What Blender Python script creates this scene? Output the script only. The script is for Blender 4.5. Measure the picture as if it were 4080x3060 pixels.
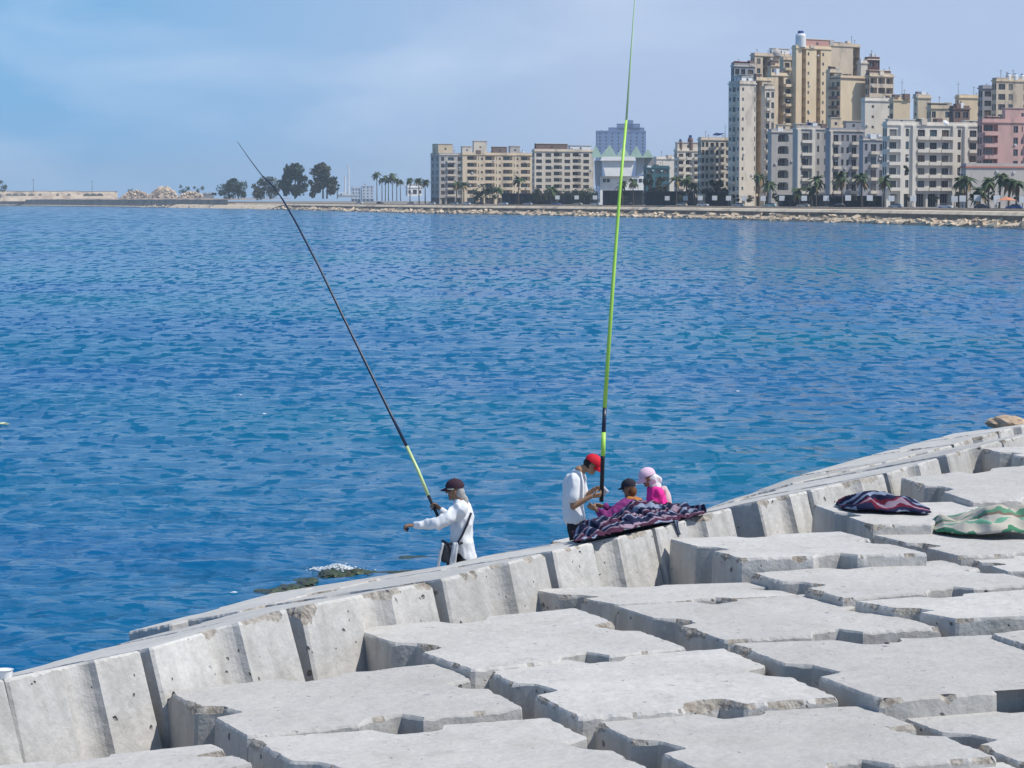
import bpy, bmesh, math, random
import numpy as np
from mathutils import Vector, Matrix, noise as mnoise
R = math.radians
SC = bpy.context.scene
for o in list(bpy.data.objects): bpy.data.objects.remove(o)
C = SC.collection
# ------------------------------------------------ camera
F_PX, CX, CY, HOR, CAMZ = 10200.0, 2040.0, 1530.0, 795.0, 7.0     # measured on the 4080x3060 photograph
PITCH = math.atan((CY-HOR)/F_PX)
cam = bpy.data.cameras.new('camera'); camo = bpy.data.objects.new('camera', cam); C.objects.link(camo)
cam.sensor_width = 36.0; cam.lens = 36.0*F_PX/4080.0; cam.clip_start = 0.5; cam.clip_end = 60000
camo.location = (0, 0, CAMZ); camo.rotation_euler = (math.pi/2-PITCH, 0, 0)
SC.camera = camo
# ------------------------------------------------ sun and sky
SUN_AZ, SUN_EL = R(102), R(54)      # compass angle from +Y towards +X
sd = Vector((math.sin(SUN_AZ)*math.cos(SUN_EL), math.cos(SUN_AZ)*math.cos(SUN_EL), math.sin(SUN_EL)))
sl = bpy.data.lights.new('sun', 'SUN'); sl.energy = 4.3; sl.angle = R(0.5); sl.color = (1.0, 0.965, 0.9)
so = bpy.data.objects.new('sun', sl); C.objects.link(so); so.rotation_euler = (-sd).to_track_quat('-Z', 'Y').to_euler(); so.location = (30, 0, 60)
wd = bpy.data.worlds.new('World'); SC.world = wd; wd.use_nodes = True
nt = wd.node_tree; N = nt.nodes; L = nt.links
bg = N['Background']; bg.inputs[1].default_value = 0.125
sky = N.new('ShaderNodeTexSky'); sky.sky_type = 'NISHITA'; sky.sun_disc = False; sky.sun_elevation = SUN_EL; sky.sun_rotation = SUN_AZ
sky.air_density = 1.0; sky.dust_density = 0.3; sky.ozone_density = 2.5; sky.altitude = 0
tc = N.new('ShaderNodeTexCoord')
# the telephoto frame sees only the lowest 5 degrees of sky: read the sky a little higher up so it keeps its blue there
ad = N.new('ShaderNodeVectorMath'); ad.operation = 'ADD'; ad.inputs[1].default_value = (0, 0, 0.34)
L.new(tc.outputs['Generated'], ad.inputs[0]); L.new(ad.outputs[0], sky.inputs[0])
mp = N.new('ShaderNodeMapping'); mp.inputs['Scale'].default_value = (9, 9, 24); mp.inputs['Location'].default_value = (3.1, 0.0, 1.2)
L.new(tc.outputs['Generated'], mp.inputs[0])
n1 = N.new('ShaderNodeTexNoise'); n1.inputs['Scale'].default_value = 1.0; n1.inputs['Detail'].default_value = 5; n1.inputs['Roughness'].default_value = .5
n1.inputs['Distortion'].default_value = .4
L.new(mp.outputs[0], n1.inputs[0])
cr = N.new('ShaderNodeMapRange'); cr.inputs[1].default_value = .46; cr.inputs[2].default_value = .72; cr.inputs[3].default_value = 0; cr.inputs[4].default_value = .42
L.new(n1.outputs[0], cr.inputs[0])
sx = N.new('ShaderNodeSeparateXYZ'); L.new(tc.outputs['Generated'], sx.inputs[0])
veil = N.new('ShaderNodeMapRange'); veil.inputs[1].default_value = -.17; veil.inputs[2].default_value = .03; veil.inputs[3].default_value = .0; veil.inputs[4].default_value = 1.0
L.new(sx.outputs[0], veil.inputs[0])
am = N.new('ShaderNodeMath'); am.operation = 'ADD'; am.use_clamp = True; fz = N.new('ShaderNodeMapRange'); fz.inputs[1].default_value = .06; fz.inputs[2].default_value = .6; fz.inputs[3].default_value = .66; fz.inputs[4].default_value = .06
L.new(sx.outputs[2], fz.inputs[0]); L.new(fz.outputs[0], am.inputs[0]); am.inputs[1].default_value = 0
mx = N.new('ShaderNodeMix'); mx.data_type = 'RGBA'; L.new(am.outputs[0], mx.inputs[0]); L.new(sky.outputs[0], mx.inputs[6])
mx.inputs[7].default_value = (3.6, 4.6, 6.4, 1)      # thin high cloud, pale lavender
vc = N.new('ShaderNodeMix'); vc.data_type = 'RGBA'; L.new(veil.outputs[0], vc.inputs[0]); vc.inputs[6].default_value = (1.75, 4.6, 7.8, 1); vc.inputs[7].default_value = (4.9, 6.0, 8.0, 1); hi = N.new('ShaderNodeMapRange'); hi.inputs[1].default_value = .082; hi.inputs[2].default_value = .14; L.new(sx.outputs[2], hi.inputs[0])
vh = N.new('ShaderNodeMix'); vh.data_type = 'RGBA'; L.new(hi.outputs[0], vh.inputs[0]); L.new(vc.outputs[2], vh.inputs[6]); vh.inputs[7].default_value = (1.35, 4.1, 8.4, 1); L.new(vh.outputs[2], mx.inputs[7])
cl = N.new('ShaderNodeMix'); cl.data_type = 'RGBA'; L.new(cr.outputs[0], cl.inputs[0]); L.new(mx.outputs[2], cl.inputs[6]); cl.inputs[7].default_value = (5.6, 6.6, 8.2, 1)
L.new(cl.outputs[2], bg.inputs[0])
SC.view_settings.view_transform = 'Standard'; SC.view_settings.look = 'None'; SC.view_settings.exposure = 0.0; SC.view_settings.gamma = 1
SC.render.engine = 'CYCLES'
cy = SC.cycles; cy.max_bounces = 6; cy.diffuse_bounces = 3; cy.glossy_bounces = 3; cy.transmission_bounces = 2; cy.volume_bounces = 0
cy.use_denoising = True; cy.caustics_reflective = False; cy.caustics_refractive = False
# ------------------------------------------------ measuring helpers
CT, ST = math.cos(PITCH), math.sin(PITCH)
def ray(px, py):
    a = (px-CX)/F_PX; b = (CY-py)/F_PX
    return Vector((a, CT+b*ST, -ST+b*CT))
def at_z(px, py, z):
    r = ray(px, py); t = (z-CAMZ)/r.z; return Vector((r.x*t, r.y*t, z))
def at_d(px, py, D):
    r = ray(px, py); t = D/r.y; return Vector((r.x*t, D, CAMZ+r.z*t))
# ------------------------------------------------ object helpers
def tag(o, label=None, cat=None, group=None, kind=None):
    if label: o['label'] = label
    if cat: o['category'] = cat
    if group: o['group'] = group
    if kind: o['kind'] = kind
    return o
def empty(name, loc=(0, 0, 0), rz=0):
    o = bpy.data.objects.new(name, None); C.objects.link(o); o.location = loc; o.rotation_euler = (0, 0, rz); o.empty_display_size = .2
    return o
def link(name, me, parent=None, loc=(0, 0, 0), rz=0):
    o = bpy.data.objects.new(name, me); C.objects.link(o); o.location = loc; o.rotation_euler = (0, 0, rz)
    if parent: o.parent = parent
    return o
class MB:
    """collects faces and links them as one mesh object"""
    def __init__(s): s.v = []; s.f = []; s.m = []
    def add(s, vs, fs, mi=0):
        b = len(s.v); s.v += [tuple(v) for v in vs]; s.f += [tuple(b+i for i in f) for f in fs]; s.m += [mi]*len(fs)
    def quad(s, a, b, c, d, mi=0): s.add([a, b, c, d], [(0, 1, 2, 3)], mi)
    def box(s, lo, hi, mi=0, M=None):
        x0, y0, z0 = lo; x1, y1, z1 = hi
        vs = [Vector(p) for p in ((x0,y0,z0),(x1,y0,z0),(x1,y1,z0),(x0,y1,z0),(x0,y0,z1),(x1,y0,z1),(x1,y1,z1),(x0,y1,z1))]
        if M is not None: vs = [M @ v for v in vs]
        s.add(vs, [(0,3,2,1),(4,5,6,7),(0,1,5,4),(1,2,6,5),(2,3,7,6),(3,0,4,7)], mi)
    def tube(s, pts, rad, n=8, mi=0, caps=True):
        pts = [Vector(p) for p in pts]; b = len(s.v); k = len(pts)
        if not hasattr(rad, '__len__'): rad = [rad]*k
        for i, p in enumerate(pts):
            d = (pts[min(i+1, k-1)]-pts[max(i-1, 0)]).normalized()
            u = d.cross(Vector((0, 0, 1)) if abs(d.z) < .9 else Vector((1, 0, 0))).normalized(); w = d.cross(u)
            for j in range(n):
                a = 2*math.pi*j/n; s.v.append(tuple(p+(u*math.cos(a)+w*math.sin(a))*rad[i]))
        for i in range(k-1):
            for j in range(n):
                j2 = (j+1) % n; s.f.append((b+i*n+j, b+i*n+j2, b+(i+1)*n+j2, b+(i+1)*n+j)); s.m.append(mi)
        if caps:
            s.f.append(tuple(b+j for j in range(n))[::-1]); s.m.append(mi)
            s.f.append(tuple(b+(k-1)*n+j for j in range(n))); s.m.append(mi)
    def ball(s, c, r, seg=10, rings=6, mi=0):
        c = Vector(c); r = r if hasattr(r, '__len__') else (r, r, r); b = len(s.v)
        for i in range(rings+1):
            th = math.pi*i/rings
            for j in range(seg):
                a = 2*math.pi*j/seg
                s.v.append((c.x+r[0]*math.sin(th)*math.cos(a), c.y+r[1]*math.sin(th)*math.sin(a), c.z+r[2]*math.cos(th)))
        for i in range(rings):
            for j in range(seg):
                j2 = (j+1) % seg; s.f.append((b+i*seg+j, b+(i+1)*seg+j, b+(i+1)*seg+j2, b+i*seg+j2)); s.m.append(mi)
    def mesh(s, name, mats, smooth=False):
        me = bpy.data.meshes.new(name); me.from_pydata(s.v, [], s.f)
        for m in (mats if isinstance(mats, (list, tuple)) else [mats]): me.materials.append(m)
        me.polygons.foreach_set('material_index', s.m)
        if smooth: me.polygons.foreach_set('use_smooth', [True]*len(me.polygons))
        me.update(); return me
    def build(s, name, mats, parent=None, loc=(0, 0, 0), rz=0, smooth=False):
        return link(name, s.mesh(name, mats, smooth), parent, loc, rz)
# ------------------------------------------------ material helper
def mat(name, col, rough=.8, var=.12, scale=1.0, bump=0.0, bscale=8.0, spec=.3, metal=0.0, stretch=(1, 1, 1), dirt=None, dscale=.3, damt=.5, rnd=0.0, stripes=None):
    m = bpy.data.materials.new(name); m.use_nodes = True; t = m.node_tree; n = t.nodes; l = t.links
    b = n['Principled BSDF']; b.inputs['Roughness'].default_value = rough; b.inputs['Metallic'].default_value = metal
    b.inputs['Specular IOR Level'].default_value = spec
    g = n.new('ShaderNodeTexCoord'); p = n.new('ShaderNodeMapping'); p.inputs['Scale'].default_value = stretch; l.new(g.outputs['Object'], p.inputs[0])
    a = n.new('ShaderNodeTexNoise'); a.inputs['Scale'].default_value = scale; a.inputs['Detail'].default_value = 6; a.inputs['Roughness'].default_value = .6; l.new(p.outputs[0], a.inputs[0])
    r = n.new('ShaderNodeMapRange'); r.inputs[1].default_value = .25; r.inputs[2].default_value = .75; r.inputs[3].default_value = 1-var; r.inputs[4].default_value = 1+var; l.new(a.outputs[0], r.inputs[0])
    h = n.new('ShaderNodeMix'); h.data_type = 'RGBA'; h.blend_type = 'MULTIPLY'; h.inputs[0].default_value = 1; h.inputs[6].default_value = (*col, 1); l.new(r.outputs[0], h.inputs[7])
    out = h.outputs[2]
    if rnd:
        oi = n.new('ShaderNodeObjectInfo'); rr = n.new('ShaderNodeMapRange'); rr.inputs[3].default_value = 1-rnd; rr.inputs[4].default_value = 1+rnd; l.new(oi.outputs['Random'], rr.inputs[0])
        q = n.new('ShaderNodeMix'); q.data_type = 'RGBA'; q.blend_type = 'MULTIPLY'; q.inputs[0].default_value = 1; l.new(out, q.inputs[6]); l.new(rr.outputs[0], q.inputs[7]); out = q.outputs[2]
    if dirt:
        d = n.new('ShaderNodeTexNoise'); d.inputs['Scale'].default_value = dscale; d.inputs['Detail'].default_value = 8; d.inputs['Roughness'].default_value = .65; l.new(p.outputs[0], d.inputs[0])
        e = n.new('ShaderNodeMapRange'); e.inputs[1].default_value = .5; e.inputs[2].default_value = .68; e.inputs[3].default_value = 0; e.inputs[4].default_value = damt; l.new(d.outputs[0], e.inputs[0])
        q = n.new('ShaderNodeMix'); q.data_type = 'RGBA'; l.new(e.outputs[0], q.inputs[0]); l.new(out, q.inputs[6]); q.inputs[7].default_value = (*dirt, 1); out = q.outputs[2]
    l.new(out, b.inputs['Base Color'])
    if bump:
        k = n.new('ShaderNodeTexNoise'); k.inputs['Scale'].default_value = bscale; k.inputs['Detail'].default_value = 5; l.new(g.outputs['Object'], k.inputs[0])
        u = n.new('ShaderNodeBump'); u.inputs['Strength'].default_value = 1; u.inputs['Distance'].default_value = bump; l.new(k.outputs[0], u.inputs['Height']); l.new(u.outputs[0], b.inputs['Normal'])
    return m
# ------------------------------------------------ the sea: one sheet with real waves, finer where the camera is near
def sea():
    rng = np.random.default_rng(7)
    na, nr = 640, 1150
    fine = np.linspace(-R(12.6), R(12.6), na); side = np.linspace(R(12.8), R(80), 60)
    ang = np.concatenate([-side[::-1], fine, side])
    inv = np.linspace(1/26.0, 1/420.0, nr); inv = np.concatenate([[1/8., 1/14., 1/20.], inv, np.linspace(1/430., 1/9500., 130)])
    r = 1/inv
    RR, AA = np.meshgrid(r, ang, indexing='ij')
    X = RR*np.sin(AA); Y = RR*np.cos(AA); Z = np.zeros_like(X); DX = np.zeros_like(X); DY = np.zeros_like(X)
    dr = np.abs(np.gradient(r))[:, None]*np.ones_like(X); dth = np.abs(np.gradient(ang))[None, :]*RR
    wind = R(-82)
    for i in range(130):
        lam = 0.42*(4.5/0.42)**(rng.random()**1.3)
        th = wind+rng.normal()*0.62
        k = 2*math.pi/lam; kx, ky = k*math.cos(th), k*math.sin(th); ph = rng.random()*6.283
        st = 0.0185*(0.6+0.8*rng.random())*(1.15 if 0.8 < lam < 3 else .8)
        a = st/k
        w = np.clip((lam/(abs(math.sin(th))*dr*1.3+1e-6)-1), 0, 1)*np.clip(lam/(dth*2.2)-1, 0, 1)
        P = kx*X+ky*Y+ph
        Z += a*w*np.cos(P); DX -= a*w*0.8*math.cos(th)*np.sin(P); DY -= a*w*0.8*math.sin(th)*np.sin(P)
    # gusts make some patches calmer
    G = 0.75+0.25*np.sin(X*.05+1.3*np.sin(Y*.021))*np.sin(Y*.037+1)
    co = np.stack([X+DX*G, Y+DY*G, Z*G], -1).reshape(-1, 3)
    nrow, ncol = X.shape
    idx = np.arange(nrow*ncol).reshape(nrow, ncol)
    f = np.stack([idx[:-1, :-1], idx[1:, :-1], idx[1:, 1:], idx[:-1, 1:]], -1).reshape(-1, 4)[:, ::-1]
    me = bpy.data.meshes.new('sea'); me.vertices.add(len(co)); me.vertices.foreach_set('co', co.ravel().astype(np.float32))
    me.loops.add(f.size); me.loops.foreach_set('vertex_index', f.ravel().astype(np.int32)); me.polygons.add(len(f))
    me.polygons.foreach_set('loop_start', np.arange(0, f.size, 4, dtype=np.int32)); me.polygons.foreach_set('loop_total', np.full(len(f), 4, np.int32))
    me.polygons.foreach_set('use_smooth', np.ones(len(f), bool)); me.update(calc_edges=True)
    m = bpy.data.materials.new('sea_water'); m.use_nodes = True; t = m.node_tree; n = t.nodes; l = t.links
    b = n['Principled BSDF']; b.inputs['Roughness'].default_value = .10; b.inputs['IOR'].default_value = 1.333; b.inputs['Specular IOR Level'].default_value = .36
    g = n.new('ShaderNodeTexCoord')
    a = n.new('ShaderNodeTexNoise'); a.inputs['Scale'].default_value = .022; a.inputs['Detail'].default_value = 3; l.new(g.outputs['Object'], a.inputs[0])
    cr = n.new('ShaderNodeValToRGB'); cr.color_ramp.elements[0].position = .36; cr.color_ramp.elements[0].color = SEA_A; cr.color_ramp.elements[1].position = .66; cr.color_ramp.elements[1].color = SEA_B
    l.new(a.outputs[0], cr.inputs[0]); l.new(cr.outputs[0], b.inputs['Base Color'])
    prev = None
    for sc, di, st in ((2.6, .025, (1, 1.6, 1)), (.6, .16, (1, 1.4, 1)), (.13, .9, (1, .9, 1))):
        p = n.new('ShaderNodeMapping'); p.inputs['Scale'].default_value = st; p.inputs['Rotation'].default_value = (0, 0, .2); l.new(g.outputs['Object'], p.inputs[0])
        k = n.new('ShaderNodeTexNoise'); k.inputs['Scale'].default_value = sc; k.inputs['Detail'].default_value = 4; k.inputs['Roughness'].default_value = .6; l.new(p.outputs[0], k.inputs[0])
        u = n.new('ShaderNodeBump'); u.inputs['Strength'].default_value = 1; u.inputs['Distance'].default_value = di
        if di > .3:     # long waves the mesh no longer carries far out
            cd = n.new('ShaderNodeVectorMath'); cd.operation = 'LENGTH'; l.new(g.outputs['Object'], cd.inputs[0])
            q = n.new('ShaderNodeMapRange'); q.inputs[1].default_value = 90; q.inputs[2].default_value = 420; q.inputs[3].default_value = 0; q.inputs[4].default_value = 1; l.new(cd.outputs['Value'], q.inputs[0]); l.new(q.outputs[0], u.inputs['Strength'])
        l.new(k.outputs[0], u.inputs['Height'])
        if prev: l.new(prev, u.inputs['Normal'])
        prev = u.outputs[0]
    # wavelets with their steep side to the wind: short near the shore, bunching into longer groups far out
    cd = n.new('ShaderNodeVectorMath'); cd.operation = 'LENGTH'; l.new(g.outputs['Object'], cd.inputs[0])
    lf = n.new('ShaderNodeTexNoise'); lf.inputs['Scale'].default_value = .045; lf.inputs['Detail'].default_value = 3; l.new(g.outputs['Object'], lf.inputs[0])   # gusts: ruffled and calmer stretches
    lg = n.new('ShaderNodeMath'); lg.operation = 'MULTIPLY_ADD'; lg.inputs[1].default_value = .22; lg.inputs[2].default_value = -.105; l.new(lf.outputs[0], lg.inputs[0])
    acc = None
    for (sx_, sy_, lo, hi, d0, d1, d2, d3) in WAVELETS:
        p = n.new('ShaderNodeMapping'); p.inputs['Scale'].default_value = (sx_, sy_, 1); p.inputs['Rotation'].default_value = (0, 0, .06); l.new(g.outputs['Object'], p.inputs[0])
        k = n.new('ShaderNodeTexNoise'); k.inputs['Scale'].default_value = 1; k.inputs['Detail'].default_value = 2.0; k.inputs['Roughness'].default_value = .55; k.inputs['Distortion'].default_value = .35; l.new(p.outputs[0], k.inputs[0])
        r1 = n.new('ShaderNodeMapRange'); r1.interpolation_type = 'SMOOTHSTEP'; r1.inputs[1].default_value = lo; r1.inputs[2].default_value = hi; ka = n.new('ShaderNodeMath'); ka.operation = 'ADD'; l.new(k.outputs[0], ka.inputs[0]); l.new(lg.outputs[0], ka.inputs[1]); l.new(ka.outputs[0], r1.inputs[0])
        wi = n.new('ShaderNodeMapRange'); wi.inputs[1].default_value = d0; wi.inputs[2].default_value = d1; l.new(cd.outputs['Value'], wi.inputs[0])
        wo = n.new('ShaderNodeMapRange'); wo.inputs[1].default_value = d2; wo.inputs[2].default_value = d3; wo.inputs[3].default_value = 1; wo.inputs[4].default_value = 0; l.new(cd.outputs['Value'], wo.inputs[0])
        m1 = n.new('ShaderNodeMath'); m1.operation = 'MULTIPLY'; l.new(wi.outputs[0], m1.inputs[0]); l.new(wo.outputs[0], m1.inputs[1])
        m2 = n.new('ShaderNodeMath'); m2.operation = 'MULTIPLY'; l.new(m1.outputs[0], m2.inputs[0]); l.new(r1.outputs[0], m2.inputs[1])
        if acc is None: acc = m2.outputs[0]
        else:
            ad_ = n.new('ShaderNodeMath'); ad_.operation = 'ADD'; l.new(acc, ad_.inputs[0]); l.new(m2.outputs[0], ad_.inputs[1]); acc = ad_.outputs[0]
    tl = n.new('ShaderNodeVectorMath'); tl.operation = 'SCALE'; tl.inputs[0].default_value = (.03, -.50, 0); l.new(acc, tl.inputs['Scale'])
    bt = n.new('ShaderNodeMapRange'); bt.inputs[1].default_value = 30; bt.inputs[2].default_value = 110; bt.inputs[3].default_value = .17; bt.inputs[4].default_value = .0; l.new(cd.outputs['Value'], bt.inputs[0])
    bc = n.new('ShaderNodeCombineXYZ'); l.new(bt.outputs[0], bc.inputs[1]); bs = n.new('ShaderNodeVectorMath'); bs.operation = 'ADD'; l.new(prev, bs.inputs[0]); l.new(bc.outputs[0], bs.inputs[1]); prev = bs.outputs[0]
    sm = n.new('ShaderNodeVectorMath'); sm.operation = 'ADD'; l.new(prev, sm.inputs[0]); l.new(tl.outputs[0], sm.inputs[1])
    nz = n.new('ShaderNodeVectorMath'); nz.operation = 'NORMALIZE'; l.new(sm.outputs[0], nz.inputs[0]); l.new(nz.outputs[0], b.inputs['Normal'])
    me.materials.append(m); o = link('sea', me); tag(o, kind='structure')
    bed = MB(); bed.quad((-9000, 60, -6), (9000, 60, -6), (9000, 9500, -6), (-9000, 9500, -6))
SEA_A = (0.002, 0.090, 0.245, 1); SEA_B = (0.004, 0.135, 0.235, 1)
HAZE = 0.0001
WAVELETS = ((1.7, 2.5, .535, .605, 0, 1, 42, 72), (1.45, 1.05, .535, .605, 38, 70, 80, 130), (1.25, .46, .535, .605, 75, 125, 150, 230), (1.05, .19, .535, .61, 145, 225, 300, 480), (.66, .075, .53, .62, 290, 470, 700, 1100), (.33, .027, .52, .64, 680, 1100, 20000, 30000))
sea()
# ------------------------------------------------ grooved concrete blocks
def concrete():
    m = bpy.data.materials.new('weathered_concrete'); m.use_nodes = True; t = m.node_tree; n = t.nodes; l = t.links
    b = n['Principled BSDF']; b.inputs['Roughness'].default_value = .92; b.inputs['Specular IOR Level'].default_value = .15
    g = n.new('ShaderNodeTexCoord'); oi = n.new('ShaderNodeObjectInfo')
    off = n.new('ShaderNodeVectorMath'); off.operation = 'MULTIPLY_ADD'; l.new(oi.outputs['Random'], off.inputs[0]); off.inputs[1].default_value = (37, 53, 71); l.new(g.outputs['Object'], off.inputs[2])
    def noise(sc, det=6, ro=.6, st=None):
        k = n.new('ShaderNodeTexNoise'); k.inputs['Scale'].default_value = sc; k.inputs['Detail'].default_value = det; k.inputs['Roughness'].default_value = ro
        if st:
            p = n.new('ShaderNodeMapping'); p.inputs['Scale'].default_value = st; l.new(off.outputs[0], p.inputs[0]); l.new(p.outputs[0], k.inputs[0])
        else: l.new(off.outputs[0], k.inputs[0])
        return k.outputs[0]
    def ramp(x, a, bb, c, d):
        r = n.new('ShaderNodeMapRange'); r.inputs[1].default_value = a; r.inputs[2].default_value = bb; r.inputs[3].default_value = c; r.inputs[4].default_value = d; l.new(x, r.inputs[0]); return r.outputs[0]
    def mixc(f, a, c, bt='MIX'):
        q = n.new('ShaderNodeMix'); q.data_type = 'RGBA'; q.blend_type = bt
        for s, x in ((0, f), (6, a), (7, c)):
            if isinstance(x, (tuple, float, int)): q.inputs[s].default_value = x
            else: l.new(x, q.inputs[s])
        return q.outputs[2]
    col = mixc(ramp(noise(.9, 5), .3, .7, 0, 1), (.495, .475, .448, 1), (.585, .563, .53, 1))
    col = mixc(1.0, col, ramp(noise(16, 6, .7), .2, .8, .82, 1.1), 'MULTIPLY')
    col = mixc(1.0, col, ramp(oi.outputs['Random'], 0, 1, .88, 1.07), 'MULTIPLY')
    col = mixc(ramp(noise(2.1, 8, .7), .53, .70, 0, .6), col, (.40, .375, .34, 1))          # stains
    col = mixc(ramp(noise(5.5, 9, .75), .60, .66, 0, .5), col, (.30, .28, .26, 1))           # small dark scuffs
    col = mixc(ramp(noise(.55, 7, .68), .50, .65, 0, .27), col, (.42, .41, .385, 1))          # broad damp stains and tide marks
    col = mixc(ramp(noise(3.2, 10, .8, (1, .22, 1)), .60, .70, 0, .55), col, (.27, .25, .22, 1))   # long scrapes
    nz = n.new('ShaderNodeNewGeometry'); sp = n.new('ShaderNodeSeparateXYZ'); l.new(nz.outputs['Normal'], sp.inputs[0]); side = ramp(sp.outputs[2], .35, .6, 1, 0)
    streak = n.new('ShaderNodeMath'); streak.operation = 'MULTIPLY'; l.new(ramp(noise(5, 5, .6, (1, 1, .09)), .45, .68, 0, .6), streak.inputs[0]); l.new(side, streak.inputs[1])
    col = mixc(streak.outputs[0], col, (.33, .32, .29, 1))                                   # formwork streaks down the sides
    def holes(scale, a, bb, dens):
        v = n.new('ShaderNodeTexVoronoi'); v.inputs['Scale'].default_value = scale; v.inputs['Randomness'].default_value = 1
        w = n.new('ShaderNodeVectorMath'); w.operation = 'ADD'; l.new(off.outputs[0], w.inputs[0]); nn = n.new('ShaderNodeTexNoise'); nn.inputs['Scale'].default_value = 9; l.new(off.outputs[0], nn.inputs[0])
        sc2 = n.new('ShaderNodeVectorMath'); sc2.operation = 'SCALE'; sc2.inputs['Scale'].default_value = .09; l.new(nn.outputs['Color'], sc2.inputs[0]); l.new(sc2.outputs[0], w.inputs[1]); l.new(w.outputs[0], v.inputs['Vector'])
        hc = n.new('ShaderNodeSeparateColor'); l.new(v.outputs['Color'], hc.inputs[0])
        p1 = ramp(v.outputs['Distance'], a, bb, 1, 0); p2 = ramp(hc.outputs[0], dens, dens+.02, 1, 0)
        mm = n.new('ShaderNodeMath'); mm.operation = 'MULTIPLY'; l.new(p1, mm.inputs[0]); l.new(p2, mm.inputs[1])
        m2 = n.new('ShaderNodeMath'); m2.operation = 'MULTIPLY'; l.new(mm.outputs[0], m2.inputs[0]); l.new(ramp(side, 0, 1, .35, 1), m2.inputs[1]); return m2.outputs[0]
    h1 = holes(4.2, .06, .13, .30); h2 = holes(11, .05, .15, .16)
    hm = n.new('ShaderNodeMath'); hm.operation = 'MAXIMUM'; l.new(h1, hm.inputs[0]); l.new(h2, hm.inputs[1])
    hm2 = n.new('ShaderNodeMath'); hm2.operation = 'MULTIPLY'; hm2.inputs[1].default_value = .75; l.new(hm.outputs[0], hm2.inputs[0])
    col = mixc(hm2.outputs[0], col, (.15, .14, .125, 1))                                     # blow holes
    l.new(col, b.inputs['Base Color'])
    u = n.new('ShaderNodeBump'); u.inputs['Distance'].default_value = .02; l.new(noise(7, 8, .62), u.inputs['Height'])
    u2 = n.new('ShaderNodeBump'); u2.inputs['Distance'].default_value = .06; u2.inputs['Strength'].default_value = .8; l.new(noise(1.6, 4, .5), u2.inputs['Height']); l.new(u.outputs[0], u2.inputs['Normal'])
    u3 = n.new('ShaderNodeBump'); u3.invert = True; u3.inputs['Distance'].default_value = .03; l.new(hm.outputs[0], u3.inputs['Height']); l.new(u2.outputs[0], u3.inputs['Normal'])
    l.new(u3.outputs[0], b.inputs['Normal'])
    return m
CONC = concrete()
BROKEN = mat('broken_concrete_aggregate', (.36, .33, .29), .95, .5, 14, .03, 24, dirt=(.20, .15, .11), dscale=9, damt=.8, spec=.1)
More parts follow.
